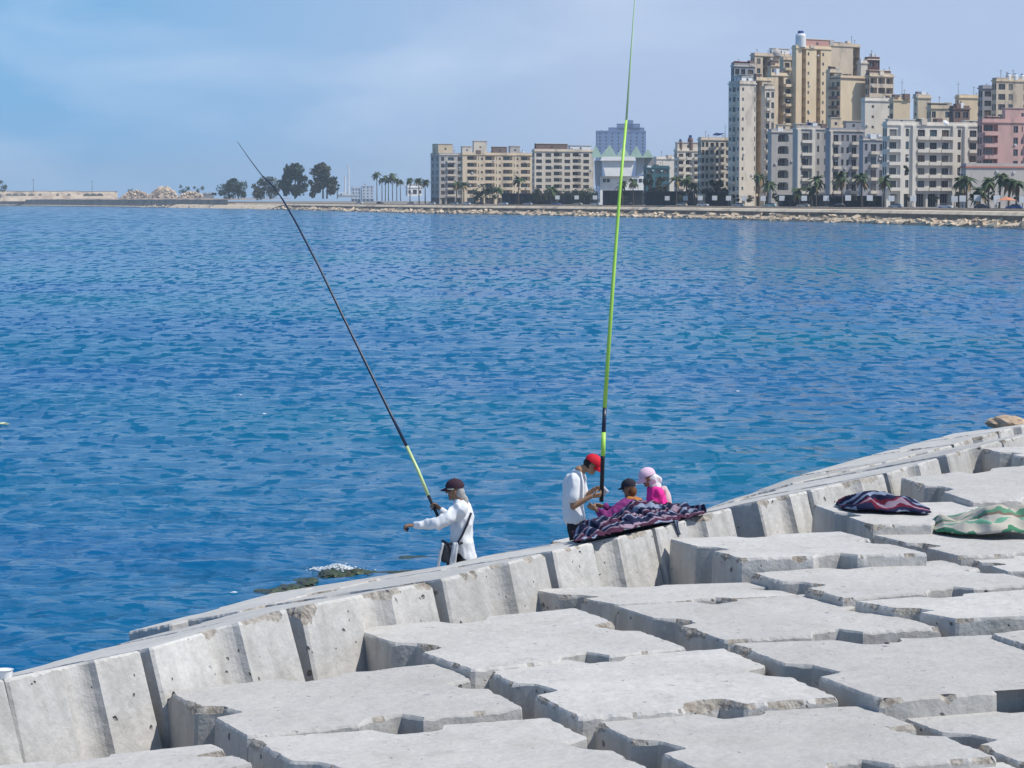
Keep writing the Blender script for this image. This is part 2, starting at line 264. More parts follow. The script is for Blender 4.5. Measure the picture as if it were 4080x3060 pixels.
def block(Lc, Fc, Rc, Bc, H=1.9, seed=0, label=None, taper=.035, grooves=(1, 1, 1, 1), chip=1.0, group='grooved concrete armour blocks', gw=.115, gd=.10, arc=False):
    """top corners L, F, R, B (left, near, right, back), each side with one groove; sides batter outwards going down"""
    rnd = random.Random(seed)
    q = [Vector(Lc), Vector(Fc), Vector(Rc), Vector(Bc)]; cen = sum(q, Vector())/4
    nrm = (q[2]-q[0]).cross(q[3]-q[1]).normalized()
    if nrm.z < 0: nrm = -nrm
    par = [(-1, -1), (1, -1), (1, 1), (-1, 1)]      # L F R B in block space
    def P(u, v):
        a = (u+1)/2; b_ = (v+1)/2
        return q[0]*(1-a)*(1-b_)+q[1]*a*(1-b_)+q[2]*a*b_+q[3]*(1-a)*b_
    out = []     # (u, v, nu, nv)
    nseg = 64
    for s in range(4):
        a = Vector(par[s]); b_ = Vector(par[(s+1) % 4]); d = (b_-a)/2; nn = Vector((d.y, -d.x))
        ts = [i/nseg for i in range(nseg)]; c = .5+rnd.uniform(-.03, .03)
        for t in ts:
            p = a+(b_-a)*t; w = abs(t-c); g = 0
            if grooves[s] and w < gw: g = gd*2*(math.sqrt(max(0, 1-(w/gw)**2))**1.2 if arc else min(1, (gw-w)/(gw*.42))*(.9+.25*(t-c)/gw))
            pr = .018*(min(t, 1-t) < .012)
            p = p-nn*(g+pr); out.append((p.x, p.y, nn.x, nn.y, t, s))
    K = len(out)
    nor = []
    for i in range(K):
        a = Vector(out[i-1][:2]); b_ = Vector(out[(i+1) % K][:2]); d = (b_-a)
        nn = Vector((d.y, -d.x)); nor.append(nn.normalized() if nn.length > 1e-6 else Vector(out[i][2:4]))
    rough = []; big = [(rnd.random()*K, rnd.uniform(1.5, 9), rnd.uniform(.012, .055)) for _ in range(rnd.randint(7, 12))]
    for i in range(K):
        c = .006+.016*abs(mnoise.noise((i*.24, seed*3.1, 0)))*2+.006*rnd.random()
        for (k0, w, a) in big:
            dd = min(abs(i-k0), K-abs(i-k0)); c += chip*a*max(0, 1-dd/w)*rnd.uniform(.55, 1)
        rough.append(c)
    rings = []
    for (ins, dz, sc) in ((1.0, 0.0, 1), (.42, .55, 1), (0, 1.25, 1)):
        ring = []
        for i in range(K):
            u, v = Vector(out[i][:2])-nor[i]*rough[i]*ins
            ring.append(P(u, v)-nrm*(dz*rough[i]*1.1+(.004 if dz else 0)))
        rings.append(ring)
    for dz in (.35, 1.0):
        ring = []
        for i in range(K):
            k = 1+2*taper*dz; ring.append(P(out[i][0]*k, out[i][1]*k)-nrm*H*dz)
        rings.append(ring)
    me = bpy.data.meshes.new('concrete_block'); vs = [tuple(p-cen) for rg in rings for p in rg]; fs = [tuple(range(K))]; ms = [0]
    for r_ in range(len(rings)-1):
        for i in range(K):
            j = (i+1) % K; fs.append((r_*K+i, (r_+1)*K+i, (r_+1)*K+j, r_*K+j)); ms.append(1 if (r_ < 2 and rough[i]+rough[j] > .050) else 0)
    fs.append(tuple((len(rings)-1)*K+i for i in range(K))[::-1]); ms.append(0)
    me.from_pydata(vs, [], fs); me.materials.append(CONC); me.materials.append(BROKEN); me.polygons.foreach_set('material_index', ms); me.update()
    bm = bmesh.new(); bm.from_mesh(me); bmesh.ops.recalc_face_normals(bm, faces=bm.faces); bm.to_mesh(me); bm.free()
    o = link('concrete_block', me, None, cen); tag(o, label, 'concrete block', group); return o
# flat-lying blocks of the near field: corner pixels L F R B, top height
FIELD = [
 ((-260,3075),(95,3260),(1006,3039),(848,2963),2.93,'concrete block cut off by the bottom left corner of the frame'),
 ((660,2750),(987,2934),(2085,2817),(1760,2640),2.95,'large flat block with dark grooved left face at lower left, touching the crest wall'),
 ((1398,2504),(1880,2668),(2740,2579),(2294,2421),3.02,'flat concrete block against the crest wall with a pointed dark notch on its left face'),
 ((1901,2652),(2306,2858),(3346,2779),(2888,2582),2.98,'wide flat concrete block in the lower middle with rusty rubble jammed along its left side'),
 ((985,2940),(1420,3175),(2640,3085),(2186,2858),2.92,'flat block on the bottom edge, next right of the corner block at lower left'),
 ((2338,2865),(2850,3100),(3978,3015),(3463,2810),2.92,'flat scratched concrete block at the bottom of the frame right of centre'),
 ((2901,2562),(3510,2787),(4620,2712),(3960,2528),3.03,'bluish grey flat block at lower right with thick near face and wide open joint'),
 ((2452,2415),(2888,2552),(3758,2498),(3202,2365),3.03,'flat concrete block with a crumbling rusty near edge right of centre'),
 ((2094,2346),(2452,2408),(3190,2372),(2981,2320),3.03,'narrow looking flat block behind the crumbling edged one, long dark left face'),
 ((2667,2147),(2945,2224),(3697,2204),(3349,2117),3.25,'raised flat block standing proud of its neighbours with tall shaded left face and thick front'),
 ((2985,2281),(3363,2385),(4180,2322),(3751,2231),3.12,'flat block in front of the raised block with a broken scalloped left edge'),
 ((3403,2395),(3811,2466),(4560,2432),(4130,2345),3.12,'flat block at the right edge with a brown stained near face'),
 ((3945,2525),(4300,2640),(5150,2590),(4650,2440),3.08,'block corner showing at the right edge below the brown stained block'),
 ((3557,2846),(4085,3045),(5180,2950),(4560,2790),2.88,'bright flat block at the lower right corner with a thin crack at its left'),
 ((2860,3108),(3310,3345),(4450,3240),(4000,3035),2.86,'concrete block only just showing along the very bottom right of centre'),
 ((3477,2130),(3820,2215),(4420,2190),(4060,2098),3.18,'flat block carrying the left part of the green and white towel'),
 ((3236,2010),(3470,2092),(4080,2078),(3830,1998),3.30,'flat block carrying the dark striped folded towel'),
 ((3587,1903),(3870,1998),(4420,1975),(4150,1845),3.37,'bright flat block behind the striped towel with a dark grooved left face'),
 ((3905,1786),(4110,1828),(4640,1800),(4400,1762),3.47,'farthest flat block at the right edge, its dark left face beside the crest wall'),
 ((3868,1985),(4160,2072),(4700,2060),(4430,1975),3.27,'flat block at the right edge behind the green and white towel'),
 ((3850,2222),(4015,2278),(4640,2262),(4440,2200),3.12,'small corner of a flat block at the right edge below the green towel'),
]
for i, (a, b_, c, d, z, lab) in enumerate(FIELD):
    rr = random.Random(100+i)
    zz = [z+rr.uniform(-.012, .012) for _ in range(4)]
    block(at_z(*a, zz[0]), at_z(*b_, zz[1]), at_z(*c, zz[2]), at_z(*d, zz[3]), 1.9, 11+i, lab, chip=1.0)
# crest row: a straight line of blocks leaning towards the sea
WA = at_z(609, 2536, 3.4); WB = at_z(2656, 2084, 3.4); WD = (WB-WA).normalized(); WD.z = 0; WD.normalize(); WN = Vector((-WD.y, WD.x, 0))   # WN points to the sea
def on_line(px, py, u):
    """the point seen at px,py that stands u metres seaward of the crest line"""
    r = ray(px, py); p0 = WA+WN*u
    t = (WN.x*p0.x+WN.y*p0.y)/(WN.x*r.x+WN.y*r.y)
    return Vector((r.x*t, r.y*t, CAMZ+r.z*t))
def interp(pts, x):
    for (x0, y0), (x1, y1) in zip(pts, pts[1:]):
        if x <= x1: return y0+(y1-y0)*(x-x0)/(x1-x0)
    return pts[-1][1]
INNER = [(-300,2785),(0,2708),(253,2656),(329,2647),(551,2592),(589,2583),(937,2478),(1139,2425),(1203,2413),(1400,2361),(1528,2327),(1686,2308),(1718,2317),(2015,2241),(2167,2203),(2260,2180),(2600,2108),(2687,2084),(2800,2062),(2921,2020),(3021,1996),(3202,1961),(3336,1914),(3436,1902),(3523,1888),(3637,1854),(3737,1824),(3844,1786),(3905,1772),(4080,1735),(4300,1680)]
OUTER = [(-300,2770),(0,2699),(114,2673),(253,2634),(380,2590),(506,2556),(700,2520),(940,2445),(1100,2398),(1300,2352),(1690,2278),(1720,2282),(1800,2250),(2170,2152),(2260,2160),(2600,2083),(2800,2043),(2921,2001),(3190,1922),(3330,1890),(3476,1858),(3603,1830),(3800,1780),(3860,1757),(4080,1700),(4300,1655)]
CREST = [(-290,15,0),(25,560,.02),(600,1145,.0),(1200,1722,.05),(1766,2172,-.02),(2206,2600,.03),(2616,2914,0),(3022,3222,.08),(3238,3522,0),(3540,3738,.05),(3775,3990,.0),(4000,4260,0)]
ordw = ['first', 'second', 'third', 'fourth', 'fifth', 'sixth', 'seventh', 'eighth', 'ninth', 'tenth', 'eleventh', 'twelfth', 'thirteenth', 'fourteenth', 'fifteenth', 'sixteenth', 'seventeenth', 'eighteenth', 'nineteenth', 'twentieth']
for i, (x0, x1, du) in enumerate(CREST):
    F_ = on_line(x1, interp(INNER, x1), du); L_ = on_line(x0, interp(INNER, x0), du)
    depth = 2.2
    def far(p, px):
        q = p+WN*depth; xq = CX+F_PX*q.x/(q.y*CT)      # pixel column of the far corner
        yq = interp(OUTER, xq); rr = on_line(xq, yq, du+depth); return Vector((q.x, q.y, rr.z))
    B_ = far(F_, x1); A_ = far(L_, x0)
    block(A_, L_, F_, B_, 2.1, 300+i, 'leaning grooved concrete block of the tall crest row, %s from the left of that row' % ordw[i], taper=.02, chip=1.3, group='leaning blocks of the crest row', gw=.12, gd=.062, arc=True)
# outer row, one step lower towards the sea
SIL_L = [(400,2548),(506,2518),(810,2440),(987,2384),(1139,2352),(1400,2322),(1673,2278),(1800,2250)]
SIL_R = [(2700,2066),(2790,2035),(3021,1950),(3175,1896),(3235,1876),(3637,1768),(3800,1727),(3858,1748),(4080,1668),(4400,1560)]
def outer(f0, f1, sil, u, dep, seed, lab, dy=-7, H=2.0):
    """block between two far corners that stand against the water at pixel columns f0 and f1"""
    far, near = [], []
    for xf in (f0, f1):
        q = on_line(xf, interp(sil, xf), u+dep); n_ = q-WN*dep; xn = CX+F_PX*n_.x/(n_.y*CT)
        z = on_line(xn, interp(OUTER, xn)+dy, u).z; far.append(q); near.append(Vector((n_.x, n_.y, z)))
    block(far[0], near[0], near[1], far[1], H, seed, lab, taper=.03, group='outer row of blocks by the water')
outer(506, 1095, SIL_L, 2.35, 1.5, 401, 'lower outer block whose corner shows above the crest row at left, beside the water')
outer(1110, 1600, SIL_L, 2.35, 1.5, 402, 'lower outer block behind the crest row left of the white-shirted fisherman', dy=22)
outer(2790, 3165, SIL_R, 2.35, 1.5, 403, 'long outer block behind the crest right of the striped blanket')
outer(3178, 3455, SIL_R, 2.35, 1.5, 404, 'outer block with a cracked dark near edge right of the blanket')
outer(3465, 3645, SIL_R, 2.35, 1.5, 405, 'upright outer block with a chipped hollow in its near face')
outer(3652, 3800, SIL_R, 2.35, 1.5, 406, 'pale outer block standing highest at the end of the outer row by open water')
outer(3862, 4110, SIL_R, 2.6, 1.6, 407, 'outer block below the brown rock at the far right')
# low blocks the anglers stand and sit on, hidden in the photo behind the crest
def low(u0, u1, s0, s1, z, seed, lab):
    def pt(s, u): p = WA+WD*s+WN*u; return Vector((p.x, p.y, z))
    block(pt(s0, u1), pt(s0, u0), pt(s1, u0), pt(s1, u1), 2.2, seed, lab, group='low blocks behind the crest')
low(2.2, 4.3, 7.8, 10.5, 2.12, 501, 'low concrete ledge block the fisherman in the white long-sleeved shirt stands on')
low(2.2, 4.3, 10.6, 13.25, 2.07, 502, 'low concrete ledge block under the fisherman in the red cap')
low(2.2, 4.3, 13.3, 15.6, 2.37, 503, 'low concrete ledge block under the two seated people')
# rubble under and around the blocks
def mound():
    mb = MB(); nx, ny = 60, 60; vs = []
    for j in range(ny):
        for i in range(nx):
            s = -14+46*i/(nx-1); u = -26+41*j/(ny-1)
            p = WA+WD*s+WN*u
            z = 1.0 if u < 3 else 1.0-(u-3)*.32
            z += .45*mnoise.noise((p.x*.9, p.y*.9, 0))
            vs.append((p.x, p.y, z))
    mb.add(vs, [(j*nx+i, j*nx+i+1, (j+1)*nx+i+1, (j+1)*nx+i) for j in range(ny-1) for i in range(nx-1)])
    o = mb.build('rubble_ground', mat('rubble_underlayer', (.20, .185, .165), .95, .4, 3, .1, 5)); tag(o, kind='structure')
mound()
# mossy rocks and foam in the shallows
MOSS = mat('wet_mossy_rock', (.045, .05, .03), .45, .5, 6, .04, 9, spec=.5, dirt=(.03, .09, .02), dscale=7, damt=.8)
def rock(p, r, seed, m, lab, name='rock', cat='rock', group=None, sq=.55):
    bm = bmesh.new(); bmesh.ops.create_icosphere(bm, subdivisions=4, radius=1)
    rx, ry, rz = r
    for v in bm.verts:
        c = v.co.copy(); k = 1+.45*mnoise.noise(c*1.1+Vector((seed, 0, 0)))+.18*mnoise.noise(c*3.3+Vector((0, seed, 0)))+.08*mnoise.noise(c*8)
        v.co = Vector((c.x*rx*k, c.y*ry*k, c.z*rz*k))
    me = bpy.data.meshes.new(name); bm.to_mesh(me); bm.free(); me.materials.append(m)
    o = link(name, me, None, p); tag(o, lab, cat, group); return o
for k, (x, y, rx, ry, rz, w) in enumerate(((1085,2368,.30,.4,.10,'leftmost of the low weedy rocks beside the crest wall'),(1150,2352,.26,.4,.10,'second weedy rock from the left, brown and half awash'),(1230,2325,.30,.45,.10,'weedy rock with brown weed midway along the row'),(1318,2298,.34,.4,.12,'bright green weedy rock under the left of the foam'),(1400,2296,.42,.4,.13,'bright green weedy rock under the right of the foam'),(1490,2298,.36,.4,.09,'dark weedy rock right of the foam'),(1600,2290,.50,.35,.07,'long dark weed patch just left of the fisherman'),(1700,2225,.60,.3,.05,'dark weed streak on the water behind the fisherman'))):
    rock(at_z(x, y, -.03), (rx, ry, rz), 3+k*2, MOSS, w, group='weedy rocks in the shallows')
FOAM = mat('sea_foam', (.60, .64, .66), .7, .1, 20, .02, 30)
rnd_ = random.Random(5); mb = MB()
for _ in range(600):
    a, b_ = rnd_.gauss(0, .2), rnd_.gauss(0, .16); r_ = rnd_.uniform(.006, .022); mb.ball((a, b_, .03+.09*math.exp(-(a*a)/.03)*rnd_.random()), (r_*1.5, r_*1.3, r_*.7), 6, 4)
tag(mb.build('sea_foam', FOAM, None, at_z(1345, 2274, .02), smooth=True), kind='stuff')
rock(at_z(4100,1700,2.9)+Vector((0,1.2,-.1)), (.5,.5,.17), 21, mat('brown_rock', (.46,.34,.24), .9, .3, 4, .05, 8), 'rounded tan boulder at the far right end of the blocks')
# litter
WP = mat('white_plastic', (.78,.8,.8), .5, .05, 3)
def litter(px, py, z, s, lab, m=WP, name='plastic_scrap'):
    rnd = random.Random(px); mb = MB(); n_ = 7
    rim = [(s*math.cos(2*math.pi*i/n_)*rnd.uniform(.6, 1.1), s*.7*math.sin(2*math.pi*i/n_)*rnd.uniform(.6, 1.1)) for i in range(n_)]
    top = [(x, y, s*.28*rnd.uniform(.4, 1.2)) for x, y in rim]; bot = [(x*.9, y*.9, 0) for x, y in rim]
    mb.add(bot+top+[(0, 0, s*.45)], [(i, (i+1) % n_, n_+(i+1) % n_, n_+i) for i in range(n_)]+[(n_+i, n_+(i+1) % n_, 2*n_) for i in range(n_)])
    o = mb.build(name, m, None, at_z(px, py, z)); tag(o, lab, 'litter')
litter(933,2366,.02,.10,'white scrap floating on the water left of the weedy rocks')
litter(958,1576,.03,.09,'small pale object floating in the middle of the bay at left')
litter(1052,1650,.02,.08,'tiny white scrap floating just right of the pale floating object')
litter(15,1692,.03,.18,'yellowish scrap floating at the left edge of the frame', mat('yellow_plastic', (.7,.68,.4), .6))
litter(2940,1560,.02,.09,'small white scrap floating far out between the green rod and the right shore')
def crate():
    p = on_line(18, 2700, 1.3); mb = MB(); r = .11
    sc_ = .62
    for k, (r0, z0, z1) in enumerate(((.06, 0, .06), (.068, .06, .07))):
        n_ = 24
        vs = [(r0*math.cos(2*math.pi*i/n_), r0*math.sin(2*math.pi*i/n_), z0) for i in range(n_)]+[((r0+.012)*math.cos(2*math.pi*i/n_), (r0+.012)*math.sin(2*math.pi*i/n_), z1) for i in range(n_)]
        mb.add(vs, [(i, (i+1) % n_, n_+(i+1) % n_, n_+i) for i in range(n_)]+[tuple(range(n_))[::-1]])
    o = mb.build('plastic_tub', WP, None, p); tag(o, 'white plastic tub lying on the crest at the left edge of the frame', 'tub')
crate()
# short rusty bars and broken lumps in the joints
RUST = mat('rust', (.16,.07,.035), .9, .3, 12)
for k, (px, py, z, s, lab) in enumerate(((1905,2690,2.75,.12,'broken concrete lump in the notch left of the wide middle block'),(1985,2735,2.75,.14,'rusty brown concrete lump jammed in the joint left of the wide middle block'),(2050,2760,2.72,.13,'pale broken lump lower in the same joint beside the wide middle block'),(2285,2880,2.75,.13,'broken lump at the near corner of the wide middle block'),(2960,2580,2.85,.12,'white and red rubbish pile in the joint at the corner of the bluish block'),(3100,3090,2.6,.1,'small lump in the joint at the bottom edge'))):
    rock(at_z(px, py, z), (s, s*.8, s*.9), 40+k, BROKEN, lab, 'broken_lump', 'rubble', 'broken lumps in the joints')
# ------------------------------------------------ people
def Z5(x, y): return 1550+x/2.552, 1700+y/2.552
def Z6(x, y): return 2150+x/3.16, 1750+y/3.16
def Z7(x, y): return 3300+x/2.765, 1600+y/2.765
def capsule(mb, p0, r0, p1, r1, n=14):
    p0, p1 = Vector(p0), Vector(p1); d = p1-p0; ln = max(d.length, 1e-5); d = d/ln
    u = d.cross(Vector((0, 0, 1)) if abs(d.z) < .9 else Vector((1, 0, 0))).normalized(); w = d.cross(u)
    prof = [(-r0*math.cos(a), r0*math.sin(a)) for a in (.05, .4, .8, 1.2)]+[(0, r0), (ln*.5, (r0+r1)/2), (ln, r1)]+[(ln+r1*math.sin(a), r1*math.cos(a)) for a in (.4, .8, 1.2, 1.52)]
    vs = []; 
    for (h, r) in prof:
        for j in range(n):
            a = 2*math.pi*j/n; vs.append(p0+d*h+(u*math.cos(a)+w*math.sin(a))*r)
    k = len(prof); fs = [(i*n+j, i*n+(j+1) % n, (i+1)*n+(j+1) % n, (i+1)*n+j) for i in range(k-1) for j in range(n)]
    fs.append(tuple(range(n))[::-1]); fs.append(tuple((k-1)*n+j for j in range(n)))
    mb.add(vs, fs)
def ellip(mb, c, r, X=Vector((1, 0, 0)), Y=Vector((0, 1, 0)), Z=Vector((0, 0, 1)), cut=None):
    n, k = 18, 12; vs = []
    for i in range(k+1):
        th = math.pi*i/k
        for j in range(n):
            a = 2*math.pi*j/n; vs.append(Vector(c)+X*r[0]*math.sin(th)*math.cos(a)+Y*r[1]*math.sin(th)*math.sin(a)+Z*r[2]*math.cos(th))
    mb.add(vs, [(i*n+j, (i+1)*n+j, (i+1)*n+(j+1) % n, i*n+(j+1) % n) for i in range(k) for j in range(n)])
def organic(name, mb, m, parent, voxel=.008, smooth=6, fold=None):
    """joins overlapping forms into ONE continuous skin"""
    me = mb.mesh(name, m); o = link(name, me)
    r = o.modifiers.new('r', 'REMESH'); r.mode = 'VOXEL'; r.voxel_size = voxel
    s = o.modifiers.new('s', 'SMOOTH'); s.iterations = smooth; s.factor = .5
    dg = bpy.context.evaluated_depsgraph_get(); ev = o.evaluated_get(dg); m2 = bpy.data.meshes.new_from_object(ev)
    o.modifiers.clear(); o.data = m2; bpy.data.meshes.remove(me); m2.name = name
    if not m2.materials: m2.materials.append(m)
    if fold:
        k = len(m2.vertices); co = np.zeros(k*3, np.float32); no = np.zeros(k*3, np.float32)
        m2.vertices.foreach_get('co', co); m2.vertices.foreach_get('normal', no); co = co.reshape(-1, 3); no = no.reshape(-1, 3)
        amp, sc, st = fold
        for i in range(k):
            p = Vector(co[i]); q = Vector((p.x*st[0], p.y*st[1], p.z*st[2]))*sc
            a = mnoise.noise(q+Vector((4, 9, 2))); b_ = mnoise.noise(q*2.3)
            co[i] += no[i]*amp*((1-abs(a)*2.4)*.8+b_*.5)
        m2.vertices.foreach_set('co', co.ravel())
    m2.polygons.foreach_set('use_smooth', [True]*len(m2.polygons)); m2.update()
    if parent:
        o.parent = parent; o.matrix_parent_inverse = Matrix.Translation(-parent.location)
    return o
def child(o, parent): o.parent = parent; o.matrix_parent_inverse = Matrix.Translation(-parent.location); return o
def frame(f, up=Vector((0, 0, 1))):
    f = Vector(f).normalized(); r = f.cross(up).normalized(); u = r.cross(f).normalized(); return f, r, u
def head(mb, c, f, r, u, s=1.0):
    c = Vector(c)
    ellip(mb, c+u*.02*s, (.076*s, .096*s, .098*s), r, f, u)             # skull
    ellip(mb, c-u*.045*s+f*.022*s, (.058*s, .066*s, .070*s), r, f, u)   # jaw
    capsule(mb, c+f*.086*s+u*.012*s, .010*s, c+f*.108*s-u*.020*s, .014*s)  # nose
    capsule(mb, c+f*.080*s-u*.058*s-r*.014*s, .011*s, c+f*.080*s-u*.058*s+r*.014*s, .011*s)   # lips
    capsule(mb, c+f*.066*s-u*.095*s-r*.01*s, .018*s, c+f*.066*s-u*.095*s+r*.01*s, .018*s)     # chin
    for sg in (-1, 1):
        ellip(mb, c+r*sg*.078*s-u*.008*s-f*.008*s, (.012*s, .020*s, .032*s), r, f, u)         # ears
        capsule(mb, c+f*.080*s+r*sg*.018*s+u*.030*s, .012*s, c+f*.070*s+r*sg*.05*s+u*.028*s, .010*s)   # brow
def eyes(c, f, r, u, parent, s=1.0):
    for sg in (-1, 1):
        mb = MB(); mb.ball((0, 0, 0), .010*s, 8, 6); o = mb.build('eye', EYE, None, Vector(c)+f*.086*s+r*sg*.031*s+u*.014*s, smooth=True); child(o, parent)
def cap(c, f, r, u, m, parent, name='cap', s=1.0, brimdrop=.12, mb2=None):
    mb = MB(); n, k = 28, 9; c = Vector(c)+u*.045*s
    rr = (.088*s, .108*s, .092*s)
    for q in (1.0, .94):
        b = len(mb.v)
        for i in range(k+1):
            th = (math.pi*.54)*i/k
            for j in range(n):
                a = 2*math.pi*j/n; mb.v.append(tuple(c+r*rr[0]*q*math.sin(th)*math.cos(a)+f*rr[1]*q*math.sin(th)*math.sin(a)+u*rr[2]*q*math.cos(th)))
        for i in range(k):
            for j in range(n): mb.f.append((b+i*n+j, b+(i+1)*n+j, b+(i+1)*n+(j+1) % n, b+i*n+(j+1) % n)); mb.m.append(0)
    # brim
    nb = 12
    for dz in (0, -.006*s):
        b = len(mb.v)
        for i in range(5):
            t = i/4
            for j in range(nb+1):
                a = math.pi*(.13+.74*j/nb); x = math.cos(a); y = math.sin(a)
                p = c+r*x*(.080-.012*t)*s+f*(y*.100+t*.070*math.sin(math.pi*j/nb)**.6)*s-u*(.006+t*brimdrop*.10+.014*(x*x)*t)*s+u*dz
                mb.v.append(tuple(p))
        for i in range(4):
            for j in range(nb): mb.f.append((b+i*(nb+1)+j, b+i*(nb+1)+j+1, b+(i+1)*(nb+1)+j+1, b+(i+1)*(nb+1)+j)); mb.m.append(0)
    mb.ball(c+u*(rr[2]+.001), .008*s, 8, 5)
    o = mb.build(name, m, smooth=True); return child(o, parent)
def hand(mb, w, d, pn, side, curl=.6, spread=.02, s=1.0, thumb=1):
    """w wrist, d towards the fingers, pn palm normal (fingers curl towards it), side = towards the thumb"""
    w, d, pn = Vector(w), Vector(d).normalized(), Vector(pn); pn = (pn-d*pn.dot(d)).normalized(); t = d.cross(pn).normalized()*side
    for k in range(3): capsule(mb, w+d*.02*s+t*(-.022+.022*k)*s, .015*s, w+d*.085*s+t*(-.026+.026*k)*s, .0135*s, 10)
    for k, ln in enumerate((.070, .080, .084, .076)):
        off = (-.033+.022*k); L_ = ln*s*.95
        p = w+d*.088*s+t*off*s; dirv = (d+t*(off*spread*20)).normalized(); a = curl*.55
        for seg, (fr, r0, r1) in enumerate(((.45, .0092, .0085), (.32, .0085, .0078), (.23, .0078, .0068))):
            ax = dirv*math.cos(a)+pn*math.sin(a); q = p+ax*L_*fr; capsule(mb, p, r0*s, q, r1*s, 8); p = q; a += curl*(.9 if seg == 0 else .7)
    b = w+d*.030*s+t*.030*s
    c1 = b+(d*.6+t*.75+pn*.45*curl).normalized()*.042*s; c2 = c1+(d*.85+t*.2+pn*.6*curl).normalized()*.032*s
    capsule(mb, b, .0135*s, c1, .0105*s, 8); capsule(mb, c1, .0105*s, c2, .0085*s, 8)
SKIN = mat('tanned_skin', (.27,.145,.085), .55, .08, 12, spec=.35); SKIN2 = mat('brown_skin', (.36,.20,.125), .55, .08, 12, spec=.35)
EYE = mat('dark_eye', (.02,.015,.012), .25, 0, 1, spec=.5)
WSHIRT = mat('white_cotton', (.72,.73,.75), .9, .05, 9, .002, 60); TSHIRT = mat('white_tshirt', (.74,.75,.77), .9, .05, 9, .002, 60)
DARKC = mat('black_cloth', (.018,.017,.022), .85, .2, 9, .003, 50); HAIR = mat('dark_hair', (.02,.015,.012), .7, .3, 40)
